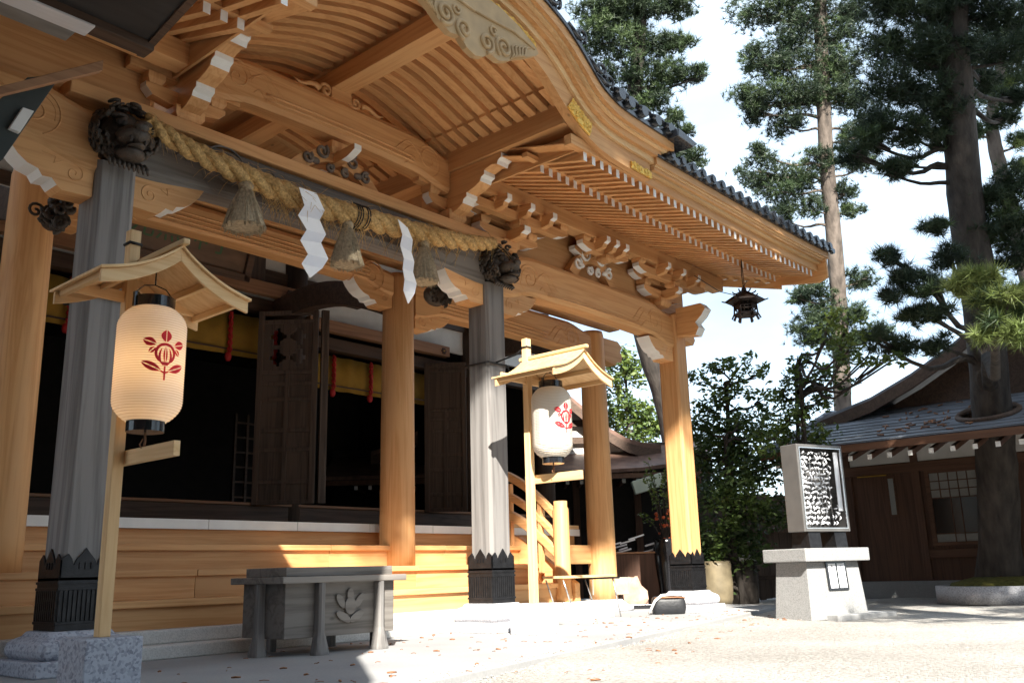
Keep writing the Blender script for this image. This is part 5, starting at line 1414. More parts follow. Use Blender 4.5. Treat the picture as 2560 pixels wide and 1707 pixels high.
for i in range(9):
    a = vx*rr.uniform(-0.36, 0.30)+vy*rr.uniform(-0.2, 0.05); h = 0.83+0.05*i*rr.uniform(0.3, 0.7)
    n_ = Vector((rr.uniform(-0.4, 0.4), rr.uniform(-0.6, 0.1), 1)).normalized()
    s.obox(c2+a+Vector((0, 0, h)), (rr.uniform(0.06, 0.14), rr.uniform(0.05, 0.09), 0.012), vx+n_*0.3, vy)
s.build("papers", CHALK, ST)
c3 = at_depth(1572, 1474, 13.7); c3.z = 0.02
s = MB(); n = 16; secs = []
for z, q in ((0.0, 1.0), (0.1, 1.02), (0.22, 0.8), (0.34, 0.55), (0.42, 0.25)):
    secs.append([c3+vx*(0.26*q*(1+0.18*rr.uniform(-1, 1))*math.cos(2*math.pi*k/n)+0.16*z)+vy*0.16*q*math.sin(2*math.pi*k/n)+Vector((0, 0, z+0.03*rr.uniform(-1, 1))) for k in range(n)])
s.loft(secs, 0, False); o = s.build("rock", PINKST, None, loc=c3); tag(o, "pinkish standing rock in a dark tray between column and pillar", "rock")
s = MB(); s.obox(c3+Vector((0, 0, 0.0)), (0.48, 0.22, 0.045), vx, vy); o = s.build("tray", LACQ, None, loc=c3, bevel=0.008); tag(o, "long black tray under the pinkish rock", "tray")
c4 = at_depth(1395, 1490, 13.2); c4.z = 0.21
s = MB(); s.obox(c4+vx*0.75+Vector((0, 0, 0.13)), (0.26, 0.15, 0.12), vx, vy); o = s.build("crate", flat("grey_brown_crate", (0.30, 0.27, 0.22), 0.8, noise=0.3), None, loc=c4, bevel=0.01); tag(o, "grey brown crate pushed under the low table", "crate")
# ================================================================== eave of the neighbouring hall, top left, close to the camera
NE = thing("neighbour_hall", "dark eave corner of the neighbouring hall jutting over the top left", "hall", (-7.5, -3.5, 0.0))
for (x, y) in ((-9.2, -2.2), (-9.2, -6.2)):      # it stands on posts out of the picture to the left
    s = MB(); s.box((x-0.12, y-0.12, 0.0), (x+0.12, y+0.12, 4.2)); s.build("post", DKZ, NE)
s = MB(); s.box((-8.1, -8.5, 0.0), (-7.95, -1.0, 4.11)); s.build("wall", BRZ, NE)
ZN = 4.05
EDGE = [(-9.6, -0.98), (-4.58, -0.98), (-4.70, -2.05), (-4.90, -3.60), (-6.35, -4.85), (-7.35, -6.2), (-9.6, -7.0)]
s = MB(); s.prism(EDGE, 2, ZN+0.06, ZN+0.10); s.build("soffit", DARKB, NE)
s = MB(); s.loft([[(x, y, ZN+0.18) for x, y in EDGE], [(lerp(x, -9.0, 0.75), lerp(y, -3.4, 0.75), ZN+1.1) for x, y in EDGE]]); s.build("roof", TILE, NE)
s = MB(); s.box((-9.6, -1.19, ZN), (-4.565, -1.06, ZN+0.18)); s.build("fascia_board", DKX, NE, bevel=0.006)
s = MB(); q = [(x+0.02, y) for x, y in EDGE[1:6]]
for i in range(4):
    a, b = Vector((*q[i], 0)), Vector((*q[i+1], 0)); s.obox(((a+b)/2)+Vector((0, 0, ZN+0.12)), ((b-a).length/2, 0.025, 0.075), b-a, (-(b-a).y, (b-a).x, 0))
s.build("edge_board", DKX, NE)
s = MB(); s.box((-9.0, -1.20, ZN-0.016), (-4.97, -1.05, ZN-0.001)); s.build("pale_gutter_board", flat("silvery_board", (0.62, 0.61, 0.62), 0.5, noise=0.08, stretch=(0.1, 1, 1), nscale=30), NE, bevel=0.003)
s = MB(); s.box((-9.0, -1.04, ZN), (-5.02, -0.88, ZN+0.05)); s.build("hanging_board", GREYB, NE, bevel=0.004)
s = MB(); s.loft([[(-5.42, -0.92, 3.47), (-5.42, -0.92, 3.53), (-5.42, -0.86, 3.53), (-5.42, -0.86, 3.47)], [(-4.78, -0.92, 3.92), (-4.78, -0.92, 4.0), (-4.78, -0.86, 4.0), (-4.78, -0.86, 3.92)]]); s.build("raking_board", BRX, NE, bevel=0.004)
s = MB(); s.prism([(-4.94, 3.93), (-5.15, 3.82), (-5.30, 3.60), (-5.40, 3.3), (-5.40, 3.05), (-5.24, 3.2)], 1, -0.66, -0.60); s.build("verge_board", GRNB, NE, bevel=0.004)
s = MB(); s.prism([(-5.17, 3.58), (-5.10, 3.58), (-5.17, 3.40), (-5.235, 3.41)], 1, -0.70, -0.661); s.build("painted_beam_end", WHITE, NE, bevel=0.004)

# ================================================================== wooden house on the right, a pine growing through its eave
HO = thing("wooden_house", "dark brown wooden house with slate grey roof pierced by a pine trunk", "house", (9.9, -2.0, 0.0))
WXX = 9.9
HBR = wood("house_brown_y", (0.15, 0.075, 0.045), (0.10, 0.05, 0.03), 1)
s = MB(); s.box((WXX, -9.0, 0.24), (WXX+0.15, 0.05, 2.75)); s.build("wall", BRZ, HO)
s = MB(); s.box((WXX, 0.05, 0.24), (16.0, 0.20, 2.75)); s.build("wall", BRZ, HO)
s = MB(); s.box((WXX-0.10, -9.1, -0.06), (16.0, 0.25, 0.235)); s.build("foundation", CONC, HO, bevel=0.01)
for y in (0.0, -1.22, -2.45, -4.2, -6.0):
    s = MB(); s.box((WXX-0.05, y-0.065, 0.24), (WXX-0.002, y+0.065, 2.75)); s.build("wall_post", BRZ, HO, bevel=0.004)
s = MB(); s.box((WXX-0.06, -9.0, 2.12), (WXX-0.003, 0.05, 2.28)); s.build("wall_beam", HBR, HO, bevel=0.004)
s = MB(); s.box((WXX-0.02, -9.0, 2.30), (WXX-0.001, 0.0, 2.60)); s.build("plaster_strip", PLAST, HO)
s = MB(); s.box((WXX-0.09, -2.36, 0.62), (WXX-0.004, -1.30, 0.76)); s.build("window_shelf", HBR, HO, bevel=0.004)
# lattice window
wf = MB()
for a, b in (((-2.28, 0.82), (-2.21, 2.12)), ((-1.44, 0.82), (-1.37, 2.12)), ((-2.21, 0.82), (-1.44, 0.88)), ((-2.21, 2.06), (-1.44, 2.12))):
    wf.box((WXX-0.055, a[0], a[1]), (WXX-0.001, b[0], b[1]))
WIN = wf.build("window", HBR, HO, bevel=0.004)
s = MB(); s.box((WXX-0.012, -2.21, 1.02), (WXX-0.006, -1.44, 1.63)); s.build("glass_pane", GLASS, WIN)
s = MB(); s.box((WXX-0.014, -2.21, 1.63), (WXX-0.008, -1.44, 2.06)); s.build("paper_pane", SHOJI, WIN); s = MB(); s.box((WXX-0.014, -2.21, 0.88), (WXX-0.008, -1.44, 1.02)); s.build("paper_pane", SHOJI, WIN)
s = MB()
for k in range(1, 5): s.box((WXX-0.024, -2.21+0.154*k-0.009, 0.88), (WXX-0.015, -2.21+0.154*k+0.009, 2.06)) if k in (2, 3) else s.box((WXX-0.024, -2.21+0.154*k-0.009, 1.63), (WXX-0.015, -2.21+0.154*k+0.009, 2.06))
for z in (1.02, 1.63, 1.775, 1.92): s.box((WXX-0.025, -2.21, z-0.009), (WXX-0.0155, -1.44, z+0.009))
s.build("glazing_bars", BRZ, WIN)
s = MB(); s.box((WXX-0.03, -0.84, 1.36), (WXX-0.002, -0.70, 2.06)); WS = s.build("slit_window", HBR, HO)
s = MB(); s.box((WXX-0.034, -0.815, 1.39), (WXX-0.031, -0.725, 2.03)); s.build("paper_pane", SHOJI, WS)
s = MB(); s.box((WXX-0.10, -0.72, 2.085), (WXX-0.06, -0.2, 2.105)); s.build("bamboo_bar", YEL, HO)
# skirt roof with the hole around the trunk
TRX, TRY = 7.82, -3.03
def zr_(x): return 2.36+0.34*(x-6.9)+0.02*(x-6.9)**2
s = MB(); n1, n2 = 34, 150; V, F = [], []
for i in range(n1+1):
    for j in range(n2+1):
        x = lerp(6.9, 9.2, i/n1); y = lerp(-9.5, 0.25-0.30*(x-6.9)/2.3, j/n2)
        V.append((x, y, zr_(x)))
for i in range(n1):
    for j in range(n2):
        q = [V[i*(n2+1)+j], V[(i+1)*(n2+1)+j+1]]
        cx_, cy_ = (q[0][0]+q[1][0])/2, (q[0][1]+q[1][1])/2
        if (cx_-TRX)**2+(cy_-TRY)**2 > 0.40**2: F.append((i*(n2+1)+j, (i+1)*(n2+1)+j, (i+1)*(n2+1)+j+1, i*(n2+1)+j+1))
s.add(V, F, 0, False); s.build("roof", BLUEG, HO)
s = MB(); V2 = [(x, y, z-0.05) for x, y, z in V]; s.add(V2, F, 0, False); s.build("soffit", BRZ, HO)
s = MB()      # ragged courses of sheet along the slope
for i in range(11):
    x = 6.93+0.2*i
    for (ya, yb) in ((-9.4, -3.55), (-2.55, 0.1)) if abs(x-TRX) < 0.45 else ((-9.4, 0.12),):
        s.box((x, ya, zr_(x)+0.002), (x+0.012, yb, zr_(x)+0.016))
s.build("roof_seams", BLUEG, HO)
s = MB(); s.tube([(TRX+0.42*math.cos(a), TRY+0.42*math.sin(a), zr_(TRX+0.42*math.cos(a))+0.02) for a in [2*math.pi*k/40 for k in range(41)]], 0.045, 7); s.build("roof_collar", DKX, HO)
s = MB(); s.box((6.87, -9.5, 2.235), (6.93, 0.25, 2.345)); s.build("fascia_board", HBR, HO, bevel=0.006)
for k in range(20):
    y = 0.0-0.30*k
    s = MB(); s.v += [(6.96, y-0.034, 2.10), (6.96, y+0.034, 2.10), (6.96, y+0.034, 2.175), (6.96, y-0.034, 2.175), (9.9, y-0.03, 2.95), (9.9, y+0.03, 2.95), (9.9, y+0.03, 3.02), (9.9, y-0.03, 3.02)]
    s.f += [(0, 1, 2, 3), (4, 7, 6, 5), (0, 4, 5, 1), (1, 5, 6, 2), (2, 6, 7, 3), (3, 7, 4, 0)]; s.m += [1, 0, 0, 0, 0, 0]; s.s += [False]*6
    s.build("rafter", [BRZ, WHITE], HO)
# gable above the skirt
VG = [(0.35, 2.75), (-0.2, 3.06), (-1.1, 3.30), (-1.8, 3.60), (-2.5, 3.98), (-3.4, 4.60), (-4.5, 5.45), (-5.6, 4.60), (-6.5, 3.98), (-7.5, 3.5), (-9.0, 3.0)]
s = MB(); secs = [[(8.45, y, z), (16.0, y, z), (16.0, y, z-0.10), (8.45, y, z-0.10)] for y, z in VG]; s.loft(secs); s.build("roof", BLUEG, HO)
s = MB(); secs = [[(8.40, y, z-0.06), (8.46, y, z-0.06), (8.46, y, z-0.26), (8.40, y, z-0.26)] for y, z in VG]; s.loft(secs); s.build("barge_board", DKX, HO)
s = MB(); poly = [(y, z-0.2) for y, z in VG]; s.prism(poly, 0, 8.9, 9.0); s.build("gable_wall", DKX, HO)
s = MB()
for k in range(18): s.tube([(6.95+0.22*k, 0.25-0.03*k, zr_(min(9.2, 6.95+0.22*k))+0.02), (6.95+0.22*(k+1), 0.25-0.03*(k+1), zr_(min(9.2, 6.95+0.22*(k+1)))+0.02)], 0.04, 6)
s.build("hip_ridge", BLUEG, HO)
s = MB(); rr = random.Random(8)
for i in range(60):
    x = rr.choice((rr.gauss(7.6, 0.25), rr.gauss(8.2, 0.3))); y = rr.gauss(-2.2, 0.5)
    if (x-TRX)**2+(y-TRY)**2 < 0.25 or x < 7 or x > 9: continue
    a = rr.random()*3.14; d = Vector((math.cos(a), math.sin(a), 0.34*math.cos(a)))
    s.tube([Vector((x, y, zr_(x)+0.012))-d*0.05, Vector((x, y, zr_(x)+0.02))+d*0.06], 0.012, 4)
o = s.build("fallen_leaves", LEATHER, None, loc=(7.8, -2.2, 2.7)); tag(o, "drift of brown fallen leaves on the slate roof below the trunk", "fallen leaves", None, "stuff")

# ================================================================== side building behind the porch
OB_ = at_depth(1500, 1450, 17.6); OB_.z = 0.0
ax, ay = Vector((0.654, -0.756, 0)), Vector((0.756, 0.654, 0))
def SBp(a, b, z): return OB_+ax*a+ay*b+Vector((0, 0, z))
SB = thing("side_building", "dark side building with sweeping brown roof and white rafter ends, seen under the porch", "building", OB_)
def sb_box(s, a0, a1, b0, b1, z0, z1, mi=0):
    return s.add([SBp(a0, b0, z0), SBp(a1, b0, z0), SBp(a1, b1, z0), SBp(a0, b1, z0), SBp(a0, b0, z1), SBp(a1, b0, z1), SBp(a1, b1, z1), SBp(a0, b1, z1)], [(0, 3, 2, 1), (4, 5, 6, 7), (0, 1, 5, 4), (1, 2, 6, 5), (2, 3, 7, 6), (3, 0, 4, 7)], mi)
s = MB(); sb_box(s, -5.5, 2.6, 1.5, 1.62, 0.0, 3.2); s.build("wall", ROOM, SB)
for a in (-4.2, -2.9, -1.6, -0.3, 1.0, 2.3):
    s = MB(); sb_box(s, a-0.07, a+0.07, 1.40, 1.495, 0.0, 3.1); s.build("wall_post", BRZ, SB)
s = MB(); sb_box(s, -5.5, 2.4, 0.30, 0.42, 2.34, 2.44); s.build("eave_board", HBR, SB)
for k in range(24):
    s = MB(); a = -4.8+0.285*k; sb_box(s, a-0.03, a+0.03, 0.43, 1.5, 2.26, 2.33); sb_box(s, a-0.035, a+0.035, 0.415, 0.4295, 2.255, 2.335, 1); s.build("rafter", [BRZ, WHITE], SB)
s = MB(); secs = []
for i in range(12):
    a = lerp(-5.5, 2.4, i/11); up = 0.25*max(0, (a-0.4)/2.0)**2
    secs.append([SBp(a, 0.28, 2.45+up), SBp(a, 1.7, 3.05+up), SBp(a, 1.7, 3.13+up), SBp(a, 0.28, 2.52+up)])
s.loft(secs); s.build("lower_roof", COPPER, SB)
VS = [(1.5, 3.08), (1.1, 3.14), (0.79, 3.24), (0.47, 3.44), (0.1, 3.76), (-0.5, 4.30), (-1.6, 5.1), (-2.7, 4.3), (-3.3, 3.76), (-3.9, 3.3), (-4.6, 3.1)]
s = MB(); secs = [[SBp(a, 1.0, z), SBp(a, 6.0, z), SBp(a, 6.0, z-0.09), SBp(a, 1.0, z-0.09)] for a, z in VS]; s.loft(secs); s.build("gable_roof", COPPER, SB)
s = MB(); secs = [[SBp(a, 1.0, z-0.09), SBp(a, 1.08, z-0.09), SBp(a, 1.08, z-0.30), SBp(a, 1.0, z-0.30)] for a, z in VS]; s.loft(secs); s.build("barge_board", DKX, SB)
s = MB(); base = [SBp(a, 1.35, z-0.2) for a, z in VS]; s.loft([base, [p+ay*0.1 for p in base]]); s.build("gable_plaster", PLAST, SB)
for z in (3.25, 3.62, 4.0, 4.4):
    s = MB(); L_ = max(0.3, (5.1-z)*1.15); sb_box(s, -1.6-L_, -1.6+L_, 1.24, 1.345, z-0.07, z+0.07); s.build("gable_beam", DKX, SB)
for a in (-2.6, -1.6, -0.6):
    s = MB(); sb_box(s, a-0.09, a+0.09, 1.26, 1.34, 3.1, 4.3); s.build("gable_stud", DKZ, SB)
s = MB(); s.obox(SBp(1.05, 0.15, 2.20), (0.30, 0.10, 0.13), ax+Vector((0, 0, 0.28)), ay); s.build("white_box_gutter", GREENGL, SB, bevel=0.01)
s = MB(); sb_box(s, -0.72, -0.45, 1.33, 1.36, 1.25, 1.85); s.build("paper_notice", SHOJI, SB)
# a long wing closing the view further left, behind the hall's corner
s = MB(); sb_box(s, -9.5, -5.5, 2.5, 2.62, 0.0, 3.6); s.build("wing_wall", BRZ, SB)

# ================================================================== dark fence, planter and tub behind the square pillar
P0 = at_depth(1740, 1480, 16.0); P1 = at_depth(2010, 1470, 17.5)
FE = thing("board_fence", "dark weathered board fence in shade between square pillar and fortune rack", "fence", (P0.x, P0.y, 0))
d = Vector((P1.x-P0.x, P1.y-P0.y, 0)); L_ = d.length; d.normalize()
nb = int(L_/0.16)
for k in range(nb):
    c = Vector((P0.x, P0.y, 0.92))+d*(0.16*k+0.08); s = MB(); s.obox(c+Vector((0, 0, 0.02*math.sin(k*2.3))), (0.076, 0.012, 0.95), d, (-d.y, d.x, 0)); s.build("fence_board", DKZ, FE)
for z in (0.35, 1.2):
    s = MB(); s.obox(Vector((P0.x, P0.y, z))+d*L_/2+Vector((d.y, -d.x, 0))*0.045, (L_/2, 0.03, 0.04), d, (-d.y, d.x, 0)); s.build("fence_rail", DKX, FE)
c = at_depth(1795, 1478, 14.8); c.z = -0.03
s = MB(); s.lathe([(0.20, -0.03), (0.235, 0.06), (0.25, 0.30), (0.235, 0.52), (0.245, 0.60), (0.225, 0.66), (0.19, 0.62)], (c.x, c.y), 22)
PT = thing("planter_pot", "tall mossy olive pot with sprouting plant beside the sunlit pillar", "pot", c); s.build("pot_body", CERAM, PT)
s = MB(); rr = random.Random(12); leaves(s, Vector((c.x, c.y, 0.78)), 90, 0.22, 0.085, rr); s.build("plant_leaves", LEAFY, PT)
c = at_depth(1862, 1478, 15.2); c.z = -0.03
s = MB(); s.lathe([(0.22, -0.03), (0.24, 0.3), (0.235, 0.66)], (c.x, c.y), 18); s.ball((c.x, c.y, 0.66), (0.24, 0.24, 0.10), 8, 1); o = s.build("tree_stump", [BARKD, STONEW], None, loc=c); tag(o, "weathered pale-topped stump post in the shade beside the olive pot", "stump")
# stone ring around the big pine
s = MB(); s.lathe([(0.95, -0.05), (0.95, 0.20), (0.80, 0.20), (0.80, 0.05)], (8.30, -2.78), 44); o = s.build("tree_ring", GRAN, None, loc=(8.30, -2.78, 0)); tag(o, "round grey stone kerb around the foot of the big pine", "stone kerb")
s = MB(); s.lathe([(0.80, 0.12), (0.72, 0.24), (0.40, 0.32), (0.0, 0.34)], (8.30, -2.78), 30); o = s.build("moss", MOSS, None, loc=(8.30, -2.78, 0.1)); tag(o, "cushion of yellow green moss inside the stone kerb", "moss", None, "stuff")

# loose gravel stones lying on the court and strewn along the paving's edge
s = MB(); rr = random.Random(99)
for i in range(3600):
    if i < 2400:
        D = 3.6+8.0*rr.random()**1.6; lat = rr.uniform(-0.62, 0.62)*D
        P_ = Vector((CAM.x, CAM.y, 0))+Vector((0.756, 0.654, 0))*D+Vector((0.654, -0.756, 0))*lat
        if P_.y > edge(P_.x)-0.02: continue
    else:
        x = rr.uniform(-4.6, 4.5); P_ = Vector((x, edge(x)+rr.gauss(-0.02, 0.09), 0))
    z0 = 0.002 if P_.y > edge(P_.x) else -0.050
    r_ = rr.uniform(0.003, 0.009); a = rr.random()*6.28
    V_ = [(P_.x+r_*math.cos(a+k*1.571)*rr.uniform(0.7, 1.2), P_.y+r_*math.sin(a+k*1.571)*rr.uniform(0.7, 1.2), z0+r_*0.3) for k in range(4)]
    s.add(V_+[(P_.x, P_.y, z0+r_*1.0), (P_.x, P_.y, z0-0.002)], [(0, 1, 4), (1, 2, 4), (2, 3, 4), (3, 0, 4), (1, 0, 5), (2, 1, 5), (3, 2, 5), (0, 3, 5)])
o = s.build("loose_stones", flat("gravel_stones", (0.42, 0.39, 0.35), 0.85, noise=0.5, nscale=60), None); tag(o, "loose pale stones strewn over the gravel and paving edge", "gravel", None, "stuff")

s = MB(); rr = random.Random(5)
for i in range(260):
    x = rr.uniform(-4.5, 5.0); y = rr.uniform(edge(x)-0.8, 0.2); z = 0.003 if y > edge(x) else -0.045
    a = rr.random()*6.28; L_ = rr.uniform(0.02, 0.06)
    s.tube([(x, y, z), (x+L_*0.5*math.cos(a), y+L_*0.5*math.sin(a), z+0.004), (x+L_*math.cos(a+0.4), y+L_*math.sin(a+0.4), z)], 0.0022 if i % 4 else 0.006, 4)
o = s.build("fallen_needles", LEATHER, None); tag(o, "fallen brown needles and leaf bits scattered over the paving", "litter", None, "stuff")

# ================================================================== trees
def pts_smooth(P, n):
    P = [Vector(p) for p in P]; out = []
    m_ = len(P)-1
    for i in range(n+1):
        f = m_*i/n; k = min(int(f), m_-1); f -= k
        q = [P[max(0, min(m_, k+j))] for j in (-1, 0, 1, 2)]
        out.append(0.5*((2*q[1])+(q[2]-q[0])*f+(2*q[0]-5*q[1]+4*q[2]-q[3])*f*f+(3*q[1]-q[0]-3*q[2]+q[3])*f**3))
    return out
def needle_mesh(name, pads, mats, parent, tufts, nn, L, wid, seed, flat_=0.6, lightfrac=0.2):
    """pads of needle tufts: each tuft is a burst of thin blades on a twig tip"""
    g_ = np.random.default_rng(seed)
    C, Rr, M_ = [], [], []
    for (x, y, z, r) in pads:
        n = max(6, int(tufts*(r/0.6)**1.6))
        # break every pad into smaller clumps so the outline stays ragged and sky shows through
        nc = max(3, int(n/14))
        cc = g_.normal(size=(nc, 3)); cc /= np.linalg.norm(cc, axis=1)[:, None]; cc *= (g_.random((nc, 1))**0.45)*r*1.0
        cc[:, 2] *= flat_
        for k in range(nc):
            q = g_.normal(size=(14, 3))*np.array([0.30, 0.30, 0.16])*r*0.75+cc[k]+np.array([x, y, z])
            C.append(q); M_.append(np.full(14, 1 if g_.random() < lightfrac else 0))
    C = np.concatenate(C); M_ = np.concatenate(M_)
    nt_ = len(C)
    ax_ = g_.normal(size=(nt_, 3)); ax_[:, 2] = np.abs(ax_[:, 2])*0.8+0.25; ax_ /= np.linalg.norm(ax_, axis=1)[:, None]
    d_ = g_.normal(size=(nt_, nn, 3)); d_ /= np.linalg.norm(d_, axis=2)[:, :, None]
    d_ = d_+ax_[:, None, :]*0.75; d_ /= np.linalg.norm(d_, axis=2)[:, :, None]
    ln = L*g_.uniform(0.7, 1.25, size=(nt_, nn, 1))
    sd_ = np.cross(d_, g_.normal(size=(nt_, nn, 3))); sd_ /= np.linalg.norm(sd_, axis=2)[:, :, None]
    b0 = C[:, None, :]+sd_*wid; b1 = C[:, None, :]-sd_*wid; tp = C[:, None, :]+d_*ln
    V = np.stack([b0, b1, tp], axis=2).reshape(-1, 3)
    o0 = np.array(ORG[parent.name])
    V = V-o0
    nf = nt_*nn
    me = bpy.data.meshes.new(name)
    me.vertices.add(len(V)); me.vertices.foreach_set('co', V.astype(np.float32).ravel())
    me.loops.add(nf*3); me.loops.foreach_set('vertex_index', np.arange(nf*3, dtype=np.int32))
    me.polygons.add(nf); me.polygons.foreach_set('loop_start', np.arange(0, nf*3, 3, dtype=np.int32)); me.polygons.foreach_set('loop_total', np.full(nf, 3, dtype=np.int32))
    for mt in mats: me.materials.append(mt)
    me.polygons.foreach_set('material_index', np.repeat(M_, nn).astype(np.int32))
    me.update(calc_edges=True); me.validate()
    o = bpy.data.objects.new(name, me); sc.collection.objects.link(o); o.parent = parent; ORG[o.name] = ORG[parent.name]
    return o
def leaf_mesh(name, pads, mats, parent, dens, size, seed, flat_=0.8, lightfrac=0.3):
    g_ = np.random.default_rng(seed); C = []; M_ = []
    for (x, y, z, r) in pads:
        n = int(dens*(r/0.35)**2); nc = max(3, n//16)
        cc = g_.normal(size=(nc, 3)); cc /= np.linalg.norm(cc, axis=1)[:, None]; cc *= (g_.random((nc, 1))**0.4)*r; cc[:, 2] *= flat_
        for k in range(nc):
            C.append(g_.normal(size=(16, 3))*r*0.2+cc[k]+np.array([x, y, z])); M_.append(np.full(16, 1 if g_.random() < lightfrac else 0))
    C = np.concatenate(C); M_ = np.concatenate(M_); n = len(C)
    a = g_.normal(size=(n, 3)); a[:, 2] *= 0.6; a /= np.linalg.norm(a, axis=1)[:, None]
    b = np.cross(a, g_.normal(size=(n, 3))); b /= np.linalg.norm(b, axis=1)[:, None]
    l = size*g_.uniform(0.6, 1.3, size=(n, 1))
    V = np.stack([C-a*l*0.5, C+b*l*0.22, C+a*l*0.5, C-b*l*0.22], axis=1).reshape(-1, 3)-np.array(ORG[parent.name])
    me = bpy.data.meshes.new(name)
    me.vertices.add(len(V)); me.vertices.foreach_set('co', V.astype(np.float32).ravel())
    me.loops.add(n*4); me.loops.foreach_set('vertex_index', np.arange(n*4, dtype=np.int32))
    me.polygons.add(n); me.polygons.foreach_set('loop_start', np.arange(0, n*4, 4, dtype=np.int32)); me.polygons.foreach_set('loop_total', np.full(n, 4, dtype=np.int32))
    for mt in mats: me.materials.append(mt)
    me.polygons.foreach_set('material_index', M_.astype(np.int32))
    me.update(calc_edges=True); me.validate()
    o = bpy.data.objects.new(name, me); sc.collection.objects.link(o); o.parent = parent; ORG[o.name] = ORG[parent.name]
    return o
def tree(name, label, trunk, r0, r1, pads, kind, bark, mats, seed, group="pine trees around the precinct", cpads=None, lpads=None, **kw):
    P = pts_smooth(trunk, 40); base = P[0].copy()
    if base.z > 0: 
        dirn = (P[0]-P[3]); dirn = dirn/abs(dirn.z) if abs(dirn.z) > 1e-6 else Vector((0, 0, -1))
        foot = P[0]+dirn*(P[0].z+0.1); P = [foot]+P; base = foot
    T_ = thing(name, label, "tree", (base.x, base.y, 0.0), group)
    rr = random.Random(seed); s = MB()
    n = len(P); secs = []
    for i, p in enumerate(P):
        t = i/(n-1); r = lerp(r0, r1, t)*(1.0+0.35*max(0, 1-t*14))
        secs.append([(p.x+r*(1+0.05*rr.uniform(-1, 1))*math.cos(2*math.pi*k/18), p.y+r*(1+0.05*rr.uniform(-1, 1))*math.sin(2*math.pi*k/18), p.z) for k in range(18)])
    s.loft(secs, 0, True); s.build("trunk", bark, T_)
    s = MB()
    for (x, y, z, r) in (lpads or pads):       # one limb to every pad
        c = Vector((x, y, z)); best = min(P[1:], key=lambda p: (p-c).length+max(0, p.z-c.z+0.2)*1.5)
        d_ = c-best; mid = best+d_*0.5+Vector((rr.uniform(-0.1, 0.1), rr.uniform(-0.1, 0.1), -0.12*d_.length*rr.uniform(-0.3, 1)))
        rb = min(r1*0.6+0.02, 0.03+0.018*d_.length)
        s.tube(pts_smooth([best, best+d_*0.22+Vector((0, 0, 0.05*d_.length)), mid, c-Vector((0, 0, r*0.15))], 9), [lerp(rb, rb*0.3, i/9) for i in range(10)], 6)
        for _ in range(3):
            e = c+Vector((rr.uniform(-1, 1), rr.uniform(-1, 1), rr.uniform(-0.3, 0.5)))*r*0.8
            s.tube([mid.lerp(c, 0.5), c.lerp(e, 0.5), e], [rb*0.35, rb*0.22, rb*0.1], 4)
    s.build("limbs", bark, T_)
    if kind == 'pine': needle_mesh("crown", cpads or pads, mats, T_, seed=seed, **kw)
    else: leaf_mesh("crown", pads, mats, T_, seed=seed, **kw)
    return T_
T1trunk= [[16.55, 2.54, 3.89], [16.35, 2.38, 4.91], [15.95, 2.07, 6.95], [15.54, 1.83, 8.78], [15.13, 1.64, 10.52], [14.74, 1.38, 12.35], [14.41, 1.11, 14.08], [14.01, 0.79, 16.12]]
T1p= [(13.13, 2.37, 14.64, 0.63), (13.67, 1.72, 14.72, 0.73), (14.24, 1.11, 14.59, 0.63), (14.86, 0.4, 14.57, 0.63), (14.0, 1.63, 13.95, 0.73), (14.69, 0.83, 13.97, 0.63), (13.34, 2.6, 13.42, 0.52), (13.85, 2.08, 13.24, 0.73), (14.46, 1.36, 13.27, 0.73), (15.03, 0.75, 13.15, 0.63), (13.37, 2.94, 12.46, 0.47), (13.86, 2.39, 12.39, 0.73), (14.4, 1.74, 12.47, 0.79), (14.94, 1.1, 12.49, 0.63), (13.61, 2.81, 12.04, 0.42), (15.31, 0.74, 12.33, 0.52), (14.17, 2.27, 11.77, 0.52), (13.97, 2.97, 10.56, 0.58), (14.38, 2.65, 10.14, 0.73), (14.68, 2.2, 10.43, 0.63), (14.95, 1.73, 10.83, 0.47), (15.35, 1.08, 11.32, 0.47), (15.66, 0.96, 10.7, 0.52), (15.62, 0.61, 11.71, 0.52), (13.89, 2.88, 11.02, 0.37), (14.95, 2.19, 9.61, 0.47), (14.5, 2.78, 9.43, 0.47), (15.51, 1.41, 10.0, 0.42), (15.71, 1.33, 9.58, 0.37), (15.39, 2.51, 7.48, 0.52), (15.13, 2.84, 7.39, 0.37), (15.72, 2.4, 6.76, 0.73), (16.19, 1.83, 6.84, 0.58), (16.17, 1.51, 7.75, 0.47), (16.17, 2.12, 6.13, 0.63), (16.62, 1.53, 6.32, 0.52), (15.5, 2.78, 6.46, 0.52)]
T2trunk= [[8.33, -2.69, -0.03], [8.06, -2.93, 1.43], [7.8, -3.09, 2.65], [7.41, -3.27, 4.28], [7.07, -3.33, 5.44], [6.79, -3.47, 6.67], [6.53, -3.61, 7.83], [6.29, -3.81, 9.05], [6.02, -4.03, 10.44]]
